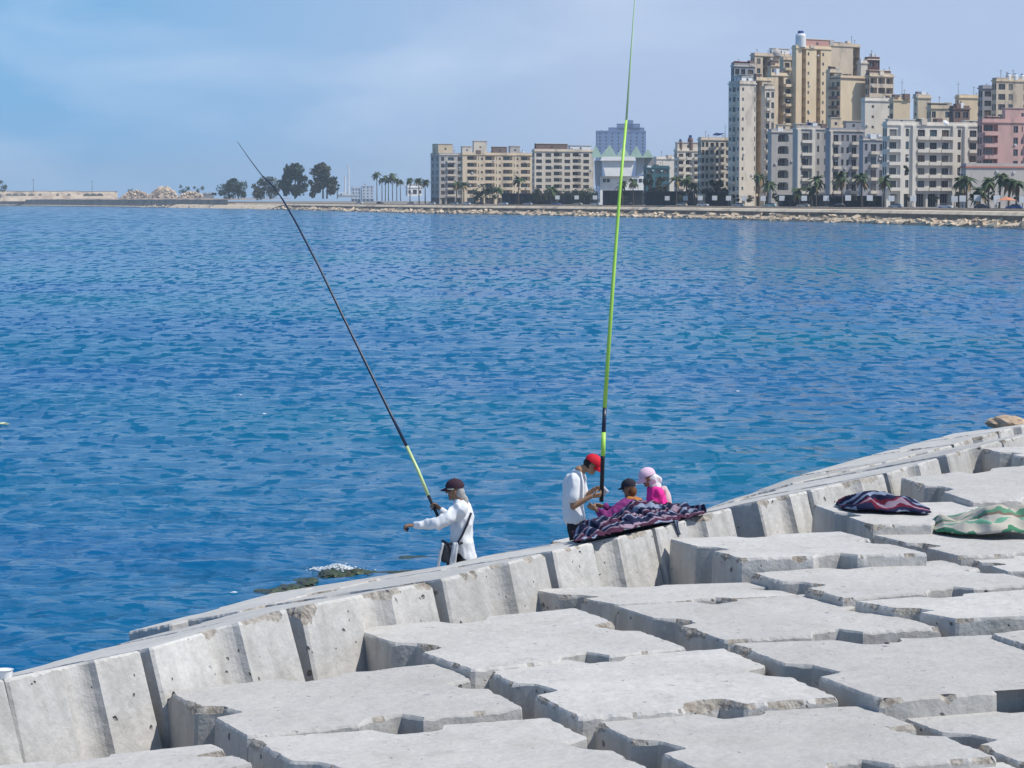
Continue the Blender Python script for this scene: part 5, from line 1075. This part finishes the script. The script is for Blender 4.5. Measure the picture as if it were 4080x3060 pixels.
# distant blue blocks between the trees
for k, (x0, x1, y, lab) in enumerate(((1405, 1440, 748, 'tiny hazy blue block on the horizon right of the yacht masts'), (1445, 1492, 740, 'wider hazy blue block on the horizon left of the palm row'))):
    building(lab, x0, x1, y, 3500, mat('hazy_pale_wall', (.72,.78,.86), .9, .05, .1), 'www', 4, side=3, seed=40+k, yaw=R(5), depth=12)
building('small white box shaped pavilion right of the palm row', 1626, 1684, 746, 1560, WHT, 'wdw', 3.4, side=4, seed=44, roof=(('hut', .3, .9, 1.5, LBLUE),), name='pavilion', gh=0, ground=None, depth=8, z0=9)
# ------------------------------------------------ old harbour wall at the left
STONE = mat('pale_sandstone', (.66,.52,.38), .95, .25, .08, .2, .5, dirt=(.28,.2,.15), dscale=.1, damt=.85)
def harbour_wall():
    root = empty('harbour_wall', at_d(250, 790, 2900)); tag(root, 'long old sandstone harbour wall with bricked-up arches on the left horizon', 'wall')
    mb = MB(); xs = list(range(-700, 480, 20)); zt = [761-.5*math.sin(x*.05)+(x > 300)*1 for x in xs]
    pts = [(at_d(x, y, 2900), at_d(x, 802, 2888)) for x, y in zip(xs, zt)]
    for (a, b_), (c, d) in zip(pts, pts[1:]):
        D = Vector((0, 14, 0)); mb.add([b_, d, c, a, b_+D, d+D, c+D, a+D], [(0, 1, 2, 3), (3, 2, 6, 7), (5, 4, 7, 6)])
    child(mb.build('wall', STONE), root)
    mb = MB()
    for (a, _), (c, __) in zip(pts, pts[1:]): mb.add([a-Vector((0, .6, 0)), c-Vector((0, .6, 0)), c+Vector((0, -.6, -1.1)), a+Vector((0, -.6, -1.1)), a+Vector((0, 3, 0)), c+Vector((0, 3, 0))], [(3, 2, 1, 0), (0, 1, 5, 4)])
    child(mb.build('coping', BRN), root)
    for x in [35, 62, 92, 125, 160, 230, 275, 345, 372, 398]:
        mb = MB(); a = at_d(x, 782, 2894.2); w = 7.5 if x < 130 or x > 340 else 3.5; n_ = 10
        vs = [a+Vector((-w/2, 0, -2.5)), a+Vector((w/2, 0, -2.5))]+[a+Vector((w/2*math.cos(math.pi*i/n_), 0, 1.0+2.2*math.sin(math.pi*i/n_))) for i in range(n_+1)]
        k = len(vs); mb.add(vs+[v+Vector((0, .65, 0)) for v in vs], [tuple(range(k))]+[(i, (i+1) % k, k+(i+1) % k, k+i) for i in range(k)])
        child(mb.build('blocked_arch', mat('arch_infill', (.42,.36,.28) if x not in (345, 372, 398) else (.2,.2,.16), .95, .3, .2)), root)
harbour_wall()
def stone_pile(px0, px1, y0, y1, D, n_, seed, lab, s=3.2):
    rnd = random.Random(seed); mb = MB(); base = 795
    a = at_d(px0, y1, D); b_ = at_d(px1, y1, D); top = at_d(px0, y0, D).z
    for _ in range(n_):
        t = rnd.random(); hmax = (top-a.z)*math.sin(math.pi*min(.97, max(.03, t)))**.6; z = a.z+rnd.random()*hmax; r_ = rnd.uniform(.5, 1)*s
        c = a.lerp(b_, t)+Vector((0, rnd.uniform(0, 12)+(z-a.z)*.6, z-a.z)); Mx = Matrix.Translation(c) @ Matrix.Rotation(rnd.uniform(0, 3), 4, (rnd.random(), rnd.random(), rnd.random()+.1))
        mb.box((-r_/2, -r_/2, -r_*.35), (r_/2, r_/2, r_*.35), 0, Mx)
    mb.ball(a.lerp(b_, .5)+Vector((0, 9, 0)), ((b_-a).length*.44, 7, (top-a.z)*.62), 24, 10)
    o = mb.build('stone_ruin', STONE); tag(o, lab, 'ruin')
stone_pile(590, 706, 746, 800, 2840, 520, 1, 'tumbled sandstone ruin mound right of the harbour wall', 3.5)
stone_pile(474, 600, 760, 800, 2860, 300, 2, 'broken end of the sandstone wall between wall and ruin mound', 3.0)
stone_pile(700, 815, 764, 800, 2700, 260, 3, 'low pale stone heap below the bushes right of the ruin mound', 2.6)
building('small plain grey block house at the end of the stone heaps', 816, 858, 772, 2500, GREYB, 'n', 4, side=3, seed=50, gh=0, ground=None, yaw=R(5), z0=4, depth=10, name='block_house')
q = ribbon('breakwater_base', mat('warm_brown_rock', (.36,.27,.20), .95, .4, .15, .2, .6, dirt=(.16,.12,.1), dscale=.12, damt=.8), [(6, .4), (9, 7.0), (60, 8.0)], 0, idx(900), jit=1.5); tag(q, 'dark brown rocky base of the harbour wall along the water at left', 'breakwater')
# sandy spit
q = ribbon('beach', mat('pale_sand', (.62,.50,.36), .95, .12, .1), [(-2, -.2), (4, 2.2), (7, 3.0), (7.2, 1)], idx(700), idx(1110), jit=.9); tag(q, kind='structure')
# ------------------------------------------------ trees, palms and bushes on the far shore
TRUNK = mat('bark', (.13,.10,.075), .95, .3, 1); LEAFD = mat('dark_foliage', (.035,.06,.03), .8, .5, .25, rnd=.15); LEAFP = mat('palm_fronds', (.055,.085,.03), .75, .4, .5, rnd=.2); LEAFO = mat('olive_foliage', (.075,.08,.04), .8, .4, .3, rnd=.15); DEADF = mat('dry_fronds', (.25,.17,.08), .9, .3, .6)
ordinal = lambda k: ordw[k] if k < len(ordw) else 'last'
def palm(base, top, seed, label, group, scale=1.0):
    rnd = random.Random(seed); H = top.z-base.z; root = empty('palm_tree', base); tag(root, label, 'palm tree', group)
    mb = MB(); lean = Vector((rnd.uniform(-.4, .4), 0, 0)); pts = [Vector((0, 0, 0)), Vector((lean.x*.4, 0, H*.5)), Vector((lean.x, 0, H))]
    mb.tube(pts, [.34, .25, .22], 8); mb.build('trunk', TRUNK, root)
    mb = MB(); mb2 = MB(); c = pts[-1]; L_ = 2.5*scale*rnd.uniform(.75, 1.1)
    for k in range(26):
        a = rnd.uniform(0, 2*math.pi); el = rnd.uniform(-.9, 1.0); d = Vector((math.cos(a), math.sin(a), 0)); u = Vector((-d.y, d.x, 0)); ln = L_*rnd.uniform(.8, 1.15); tgt = mb if el > -.55 else mb2
        prev = None
        for s in range(6):
            t = s/5; p = c+d*(math.cos(el)*ln*t)+Vector((0, 0, math.sin(el)*ln*t-1.5*scale*t*t)); w = .42*scale*math.sin(math.pi*min(.98, t*.9+.12)); dr = Vector((0, 0, -w*.6))
            cur = (p+u*w+dr, p, p-u*w+dr)
            if prev: tgt.quad(prev[0], prev[1], cur[1], cur[0]); tgt.quad(prev[1], prev[2], cur[2], cur[1])
            prev = cur
    cr = mb.build('crown', LEAFP, root)
    if mb2.v: mb2.build('dead_fronds', DEADF, root)
def tree(px0, px1, y0, y1, D, label, m=LEAFD, seed=0, clumps=14, trunks=1, group='trees on the far shore', name='tree', cat='tree', dens=110):
    rnd = random.Random(seed+50); a = at_d(px0, y1, D); b_ = at_d(px1, y1, D); top = at_d(px0, y0, D).z; base = a.lerp(b_, .5); W = (b_-a).length; H = top-a.z
    root = empty(name, base); tag(root, label, cat, group)
    mb = MB(); ths = []
    for k in range(trunks):
        x = (rnd.random()-.5)*W*.4; mb.tube([(x, 0, 0), (x*1.1, 0, H*.4), (x*1.5+rnd.uniform(-1, 1), 0, H*.7)], [.022*H+.1, .016*H+.08, .05], 7)
        for j in range(4): mb.tube([(x*1.1, 0, H*.35), (x+rnd.uniform(-.35, .35)*W, rnd.uniform(-1, 1), H*rnd.uniform(.55, .8))], [.011*H+.04, .04], 5)
    mb.build('trunk', TRUNK, root)
    mb = MB()
    for k in range(clumps):
        t = rnd.random(); z = H*(.12+.82*t) if trunks else H*rnd.uniform(.15, .75); wx = W*.5*(math.sin(math.pi*min(1, .25+t*.72))**.7)
        c = Vector((rnd.uniform(-1, 1)*wx*.95, rnd.uniform(-1, 1)*W*.25, z)); r_ = W*rnd.uniform(.07, .2)
        for _ in range(dens):
            d = Vector((rnd.gauss(0, 1), rnd.gauss(0, 1), rnd.gauss(0, 1)*.8)).normalized()*r_*rnd.uniform(.4, 1.1); p = c+d
            if p.z > H: p.z = H
            s = rnd.uniform(.3, .8)*(.05*H+.14); u = Vector((rnd.gauss(0, 1), rnd.gauss(0, 1), rnd.gauss(0, 1))).normalized(); v = u.cross(Vector((rnd.gauss(0, 1), rnd.gauss(0, 1), rnd.gauss(0, 1)))).normalized()
            mb.quad(p-u*s, p+v*s, p+u*s, p-v*s)
    mb.build('crown', m, root)
for k, (x0, x1, y, w) in enumerate(((2905,2945,762,'left foot of the pale slab tower'),(2950,3000,770,'foot of the pale slab tower'),(3070,3105,764,'left foot of the arched mansion'),(3120,3165,770,'right foot of the arched mansion'),(3290,3325,766,'foot of the front with air conditioners'),(3385,3420,768,'gap left of the narrow grey blue front'),(3440,3500,774,'foot of the narrow grey blue front'),(3600,3640,776,'foot of the big white building, at its middle'),(3700,3750,778,'foot of the big white building, right half'),(3800,3850,752,'left end of the grey garden wall'),(3860,3900,764,'left half of the grey garden wall'),(3940,3990,746,'middle of the grey garden wall'),(4030,4100,756,'right end of the grey garden wall'),(2700,2760,768,'foot of the narrow white block'),(2450,2500,770,'foot of the funnel fronted hall'))):
    p_ = inland(x0, 32, 4.4); tree(x0, x1, y, 806, p_.y, 'low dark bush at the '+w, (LEAFD, LEAFO)[k % 2], 70+k, 9, 0, 'bushes along the promenade', 'bush', 'bush', 60)
sd_ = lambda px: shore_D(px)
tree(868, 985, 712, 794, 2080, 'low spreading dark tree group just right of the grey block house', LEAFD, 1, 30, 3)
tree(1000, 1116, 705, 792, 2020, 'low ragged tree crossed by the dark fishing rod', LEAFO, 2, 30, 3)
tree(1120, 1222, 652, 792, 1960, 'tallest broad dark tree between the dark rod and the yacht masts', LEAFD, 3, 44, 1)
tree(1232, 1338, 648, 792, 1920, 'tall ragged tree with gaps just left of the yacht masts', LEAFO, 4, 38, 2)
tree(1335, 1362, 735, 792, 1900, 'tiny bush under the yacht masts', LEAFD, 5, 5, 1)
tree(-40, 24, 718, 765, 2890, 'dark tree at the left edge behind the harbour wall', LEAFD, 6, 8, 1)
tree(510, 536, 750, 765, 2870, 'tiny round bush on top of the harbour wall', LEAFD, 7, 4, 0, name='bush', cat='bush')
tree(708, 760, 733, 772, 2740, 'left bush above the pale stone heap', LEAFD, 8, 7, 0, name='bush', cat='bush'); tree(770, 812, 738, 772, 2730, 'right bush above the pale stone heap', LEAFO, 9, 6, 0, name='bush', cat='bush')
tree(838, 868, 752, 790, 2400, 'small round bush behind the grey block house', LEAFD, 10, 4, 0, name='bush', cat='bush')
tree(2560, 2616, 690, 808, 1225, 'bushy tree in front of the teal glass block', LEAFD, 11, 12, 1); tree(2606, 2668, 704, 808, 1222, 'second bushy tree at the right edge of the teal glass block', LEAFO, 12, 12, 1)
tree(2806, 2900, 712, 806, 1010, 'dark round trees in front of the block with the blue tank', LEAFD, 13, 14, 2); tree(3590, 3622, 660, 700, 700, 'round brown-green ornamental tree before the white corner building', LEAFO, 14, 6, 1)
tree(1885, 1995, 735, 800, 1290, 'wide bush in front of the cream block with round windows', LEAFD, 15, 14, 1); tree(2120, 2230, 742, 800, 1260, 'wide bush in front of the grey beige block', LEAFO, 16, 14, 1); tree(2240, 2370, 748, 800, 1230, 'long hedge like bushes right of the grey beige block', LEAFD, 17, 16, 0, name='bush', cat='bush')
for k, (x, y, g, sc) in enumerate(((1502, 676, 1, 1.5), (1522, 700, 1, 1.2), (1535, 690, 1, 1.5), (1548, 702, 1, 1.3), (1564, 680, 1, 1.6), (1581, 700, 1, 1.2), (1596, 706, 1, 1.4))):
    D = 1720; palm(Vector((at_d(x, 790, D).x, D, 6)), at_d(x, y+14, D), 60+k, '%s palm from the left in the row of tall palms right of the yacht masts' % ordinal(k), 'row of palms right of the masts', sc*1.15)
lmk = [(1636, 704, 'left of the small white pavilion'), (1672, 704, 'just behind the small white pavilion'), (1696, 712, 'between the pavilion and the grey corner block'),
 (1819, 716, 'in front of the grey corner block'), (1849, 720, 'at the left end of the long cream block'), (1984, 740, 'at the middle of the long cream block'), (2066, 700, 'at the right part of the long cream block'), (2197, 742, 'in front of the grey beige block'),
 (2478, 722, 'under the funnel front of the white hall'), (2520, 708, 'behind the green rod by the white hall'), (2692, 700, 'left in front of the narrow white block'), (2731, 700, 'right in front of the narrow white block'), (2765, 725, 'short, right of the narrow white block'),
 (3017, 690, 'at the foot of the balcony wing'), (3053, 718, 'bright green, below the balcony wing'), (3227, 738, 'short, under the mansion with the white pillar'), (3245, 702, 'tall, before the mansion with the white pillar'), (3180, 745, 'short, left of the white pillar'),
 (3349, 688, 'in front of the front with air conditioners'), (3426, 690, 'left of the narrow grey blue front'), (3514, 700, 'at the left corner of the big white building'), (3812, 706, 'left of the grey garden wall'), (3842, 698, 'tall pair partner before the grey garden wall'),
 (3896, 748, 'short bright one before the grey garden wall'), (3929, 706, 'tall, centre of the grey garden wall'), (3972, 690, 'behind the short bright palm at right'), (4008, 706, 'near the orange parasol'), (4040, 712, 'last before the right edge')]
for k, (x, y, w) in enumerate(lmk):
    p = inland(x, 30, 4.5); D = p.y; palm(p, at_d(x, y+10, D), 90+k, 'palm tree ' + w, 'palms along the promenade', 1.55)
# ------------------------------------------------ yachts behind the spit
for k, (x, y0, hw, lab) in enumerate(((1389, 655, 1.6, 'tall white yacht mast and hull, right of the two'), (1374, 700, 1.3, 'shorter white yacht left of the tallest mast'))):
    D = 1850+k*20; p = at_d(x, 786, D); root = empty('sailing_yacht', p); tag(root, lab, 'yacht', 'yachts behind the spit'); H = at_d(x, y0, D).z-p.z
    mb = MB(); n_ = 10; ring = []
    for zz, sc in ((0, .75), (1.5, 1)):
        for i in range(n_*2):
            a = math.pi*i/n_; ring.append((5.5*math.cos(a)*sc, 1.7*math.sin(a)*sc, zz))
    m_ = n_*2; mb.add(ring, [(i, (i+1) % m_, m_+(i+1) % m_, m_+i) for i in range(m_)]+[tuple(range(m_, 2*m_))]); mb.build('hull', WHT, root)
    mb = MB(); mb.box((-2, -.9, 1.5), (1.5, .9, 2.6)); mb.build('cabin', WHT, root)
    mb = MB(); mb.tube([(0, 0, 1.5), (0, 0, H)], [.62, .42], 8); mb.tube([(0, 0, 3.2), (-4.5, 0, 3.2)], .3, 6); mb.build('mast', WHT, root)
    mb = MB(); mb.tube([(5.2, 0, 1.6), (.1, 0, H*.95)], .07, 4); mb.build('forestay', WHT, root)
# ------------------------------------------------ cars
def car_parts(paint):
    root = empty('parked_car'); mb = MB()
    prof = [(-2.1, .35), (-2.15, .75), (-1.9, .95), (-1.3, 1.0), (1.0, .98), (1.95, .82), (2.12, .6), (2.1, .35)]
    k = len(prof); vs = [(x, y, z) for y in (-.85, .85) for x, z in prof]; mb.add(vs, [tuple(range(k)), tuple(range(k, 2*k))[::-1]]+[(i, k+i, k+(i+1) % k, (i+1) % k) for i in range(k)]); mb.build('body', paint, root)
    mb = MB(); cab = [(-1.7, .98), (-1.25, 1.42), (.25, 1.45), (1.0, .98)]; k = 4
    mb.add([(x, y*(1 if z < 1.2 else .85), z) for y in (-.78, .78) for x, z in cab], [(0, 1, 2, 3), (4, 7, 6, 5), (0, 4, 5, 1), (2, 6, 7, 3)]); mb.add([(x, y*.87, 1.46) for x, y in ((-1.25, -.78), (.25, -.78), (.25, .78), (-1.25, .78))]+[(x, y*.87, 1.40) for x, y in ((-1.25, -.78), (.25, -.78), (.25, .78), (-1.25, .78))], [(0, 1, 2, 3), (0, 4, 5, 1), (1, 5, 6, 2), (2, 6, 7, 3), (3, 7, 4, 0)], 1)
    mb.build('cabin', [GLASS, paint], root)
    for x in (-1.35, 1.35):
        for y in (-.86, .86): mb = MB(); mb.tube([(x, y-.1, .33), (x, y+.1, .33)], .33, 14); w = mb.build('wheel', TYRE, root); mb = MB(); s = 1 if y > 0 else -1; mb.tube([(x, y+s*.101, .33), (x, y+s*.11, .33)], .19, 12); mb.build('rim', FRAME, w)
    for y in (-.6, .6): mb = MB(); mb.box((2.06, y-.15, .6), (2.14, y+.15, .75)); mb.build('headlight', WHT, root)
    return root
TYRE = mat('tyre', (.02,.02,.02), .9)
def paint(n, c): return mat('car_paint_'+n, c, .3, .03, 1, spec=.5)
PT = {'white': paint('white', (.78,.78,.78)), 'silver': paint('silver', (.45,.47,.5)), 'dark': paint('dark', (.03,.03,.04)), 'blue': paint('blue', (.05,.1,.3)), 'teal': paint('teal', (.4,.62,.6)), 'beige': paint('beige', (.6,.55,.42))}
protos = {k: None for k in PT}
carl = [(1435, 'white', 'left of the palm row'), (1517, 'dark', 'under the palm row'), (1640, 'silver', 'below the small white pavilion'), (1720, 'white', 'left of the grey corner block'), (1810, 'silver', 'in front of the grey corner block'), (1858, 'white', 'at the left end of the long cream block'), (1912, 'dark', 'near the second bay of the cream block'), (2006, 'white', 'at the middle of the cream block'), (2102, 'silver', 'at the right end of the cream block'), (2215, 'blue', 'in front of the grey beige block'), (2300, 'beige', 'at the right part of the grey beige block'), (2370, 'white', 'just left of the white hall'), (2498, 'dark', 'right behind the green rod'), (2712, 'beige', 'below the narrow white block'), (2797, 'white', 'left of the block with the blue tank'), (2938, 'silver', 'below the pale slab tower'), (3062, 'teal', 'below the balcony wing'), (3194, 'beige', 'under the mansion with white pillar'), (3334, 'dark', 'below the front with air conditioners'), (3560, 'silver', 'at the left end of the big white building'), (3757, 'white', 'in front of the big white building'), (3905, 'dark', 'below the grey garden wall'), (4030, 'blue', 'near the right edge of the frame')]
for x, c, w in carl:
    if protos[c] is None: root = protos[c] = car_parts(PT[c])
    else:
        root = protos[c].copy(); C.objects.link(root)
        for ch in protos[c].children:
            d = ch.copy(); C.objects.link(d); d.parent = root
            for g in ch.children: gg = g.copy(); C.objects.link(gg); gg.parent = d
    p = inland(x, 17+(hash(w) % 1)*0, 4.36); root.location = p; root.rotation_euler.z = R(random.Random(x).choice((100, 280))+random.Random(x).uniform(-4, 4))+math.pi*0
    i = idx(x); t = SHD[min(i+1, len(SHD)-1)][0]-SHD[i][0]; root.rotation_euler.z = math.atan2(t.y, t.x)+(0 if x % 2 else math.pi)
    # cars are seen nearly side-on where the road turns towards the viewer
    root.rotation_euler.z = R(-25 if x % 2 else 155)
    tag(root, '%s car on the far shore road %s' % (c if c != 'dark' else 'dark', w), 'car', 'cars on the far shore road')
# ------------------------------------------------ panels, canopies, parasol
POST = mat('dark_post', (.06,.06,.07), .7)
pan = [(2220, 786, 'left white panel before the grey beige block'), (2236+60, 786, 'middle white panel before the grey beige block'), (2309+60, 786, 'white panel at the left foot of the white hall'), (2655, 789, 'white panel right of the second bushy tree'), (2728, 789, 'white panel under the narrow white block'), (2786, 788, 'white panel between narrow white block and blue tank block'), (2843, 788, 'white panel left under the blue tank block'), (2898, 789, 'white panel right under the blue tank block'), (2960, 790, 'white panel at the foot of the pale slab tower'), (3035, 790, 'white panel at the foot of the balcony wing'), (3110, 789, 'white panel before the arched mansion'), (3198, 789, 'white panel before the white pillar mansion'), (3285, 789, 'white panel left of the front with air conditioners'), (3372, 788, 'white panel under the front with air conditioners'), (3458, 788, 'white panel at the left foot of the big white building'), (3544, 790, 'wide white panel before the big white building'), (3630, 790, 'white panel under the twin columns of the big white building'), (3794, 792, 'white panel at the right foot of the big white building'), (3826, 790, 'white panel left of the short bright palm'), (3884, 788, 'white panel beside the short bright palm'), (3962, 790, 'white panel left of the orange parasol'), (4064, 794, 'white panel at the right edge')]
first = None
for k, (x, y, lab) in enumerate(pan):
    p = inland(x, 24, 4.4); s = p.y/850; h0 = at_d(x, y, p.y).z-4.4
    root = empty('roadside_panel', p, R(14)); tag(root, lab, 'panel', 'white roadside panels')
    mb = MB(); mb.box((-1.0, -.08, h0-.95), (1.0, .08, h0+.8)); mb.build('board', WHT, root); mb = MB(); mb.box((-.07, -.07, 0), (.07, .07, h0-.96)); mb.build('post', POST, root)
CAN = mat('dark_canopy', (.03,.04,.07), .8, .2, .4)
for k, (x0, x1, y, lab) in enumerate(((2400, 2560, 758, 'long dark promenade canopy in front of the white hall'), (2570, 2760, 762, 'long dark promenade canopy under the bushy trees'), (2810, 2900, 764, 'dark canopy with a red edge below the blue tank block'), (3100, 3300, 776, 'dark canopy before the arched mansion'), (3300, 3520, 780, 'dark canopy before the grey fronts'), (2000, 2380, 770, 'long dark canopy before the cream and grey beige blocks'))):
    a = inland(x0, 30, 4.5); D = a.y; k1 = (x1-CX)/F_PX/CT; W = k1*D-a.x; H = at_d(x0, y, D).z-4.5; root = empty('canopy', a); tag(root, lab, 'canopy', 'dark canopies on the promenade')
    mb = MB(); mb.box((0, -1.5, H-.55), (W, 2.5, H)); mb.build('roof', CAN, root)
    n_ = max(2, int(W/3.2))
    for i in range(n_+1): mb = MB(); mb.box((W*i/n_-.12, -1.4, 0), (W*i/n_+.12, -1.15, H-.551)); mb.build('post', POST, root)
    mb = MB(); mb.box((0, 2.0, 0), (W, 2.2, H-.551)); mb.build('back_screen', mat('dark_screen', (.05,.06,.075), .9, .5, .5), root)
def parasol():
    p = inland(4000, 22, 4.4); root = empty('parasol', p); tag(root, 'orange parasol over a white kiosk table at the right edge', 'parasol'); H = 3.4; r_ = 2.8
    mb = MB(); n_ = 8; mb.add([(r_*math.cos(2*math.pi*i/n_), r_*math.sin(2*math.pi*i/n_), H-1.0) for i in range(n_)]+[(0, 0, H)], [(i, (i+1) % n_, n_) for i in range(n_)]); o = mb.build('shade', mat('orange_canvas', (.6,.25,.14), .9), root); o.modifiers.new('t', 'SOLIDIFY').thickness = .05
    mb = MB(); mb.tube([(0, 0, 0), (0, 0, H)], .06, 8); mb.build('pole', WHT, root)
parasol()
# lamp masts on the breakwater
for x, y, lab in ((133, 715, 'thin lamp mast on the harbour wall near the left edge'), (367, 722, 'thin lamp mast on the harbour wall at its middle')):
    p = at_d(x, 762, 2905); mb = MB(); H = at_d(x, y, 2905).z-p.z; mb.tube([(0, 0, 0), (0, 0, H)], [.3, .18], 6); mb.tube([(-1.4, 0, H), (1.4, 0, H)], .18, 5); o = mb.build('lamp_mast', POST, None, p); tag(o, lab, 'lamp mast', 'lamp masts on the harbour wall')
# ------------------------------------------------ sea air
mb = MB(); mb.box((-3600, -60, -8), (3600, 9700, 130)); hz = MB()
ho = mb.build('haze', None); ho.data.materials.clear()
hm = bpy.data.materials.new('haze'); hm.use_nodes = True; t = hm.node_tree; t.nodes.remove(t.nodes['Principled BSDF'])
pv = t.nodes.new('ShaderNodeVolumePrincipled'); pv.inputs['Density'].default_value = HAZE; pv.inputs['Color'].default_value = (.72, .86, 1.0, 1); pv.inputs['Anisotropy'].default_value = 0
t.links.new(pv.outputs[0], t.nodes['Material Output'].inputs['Volume']); ho.data.materials.append(hm); tag(ho, kind='stuff')
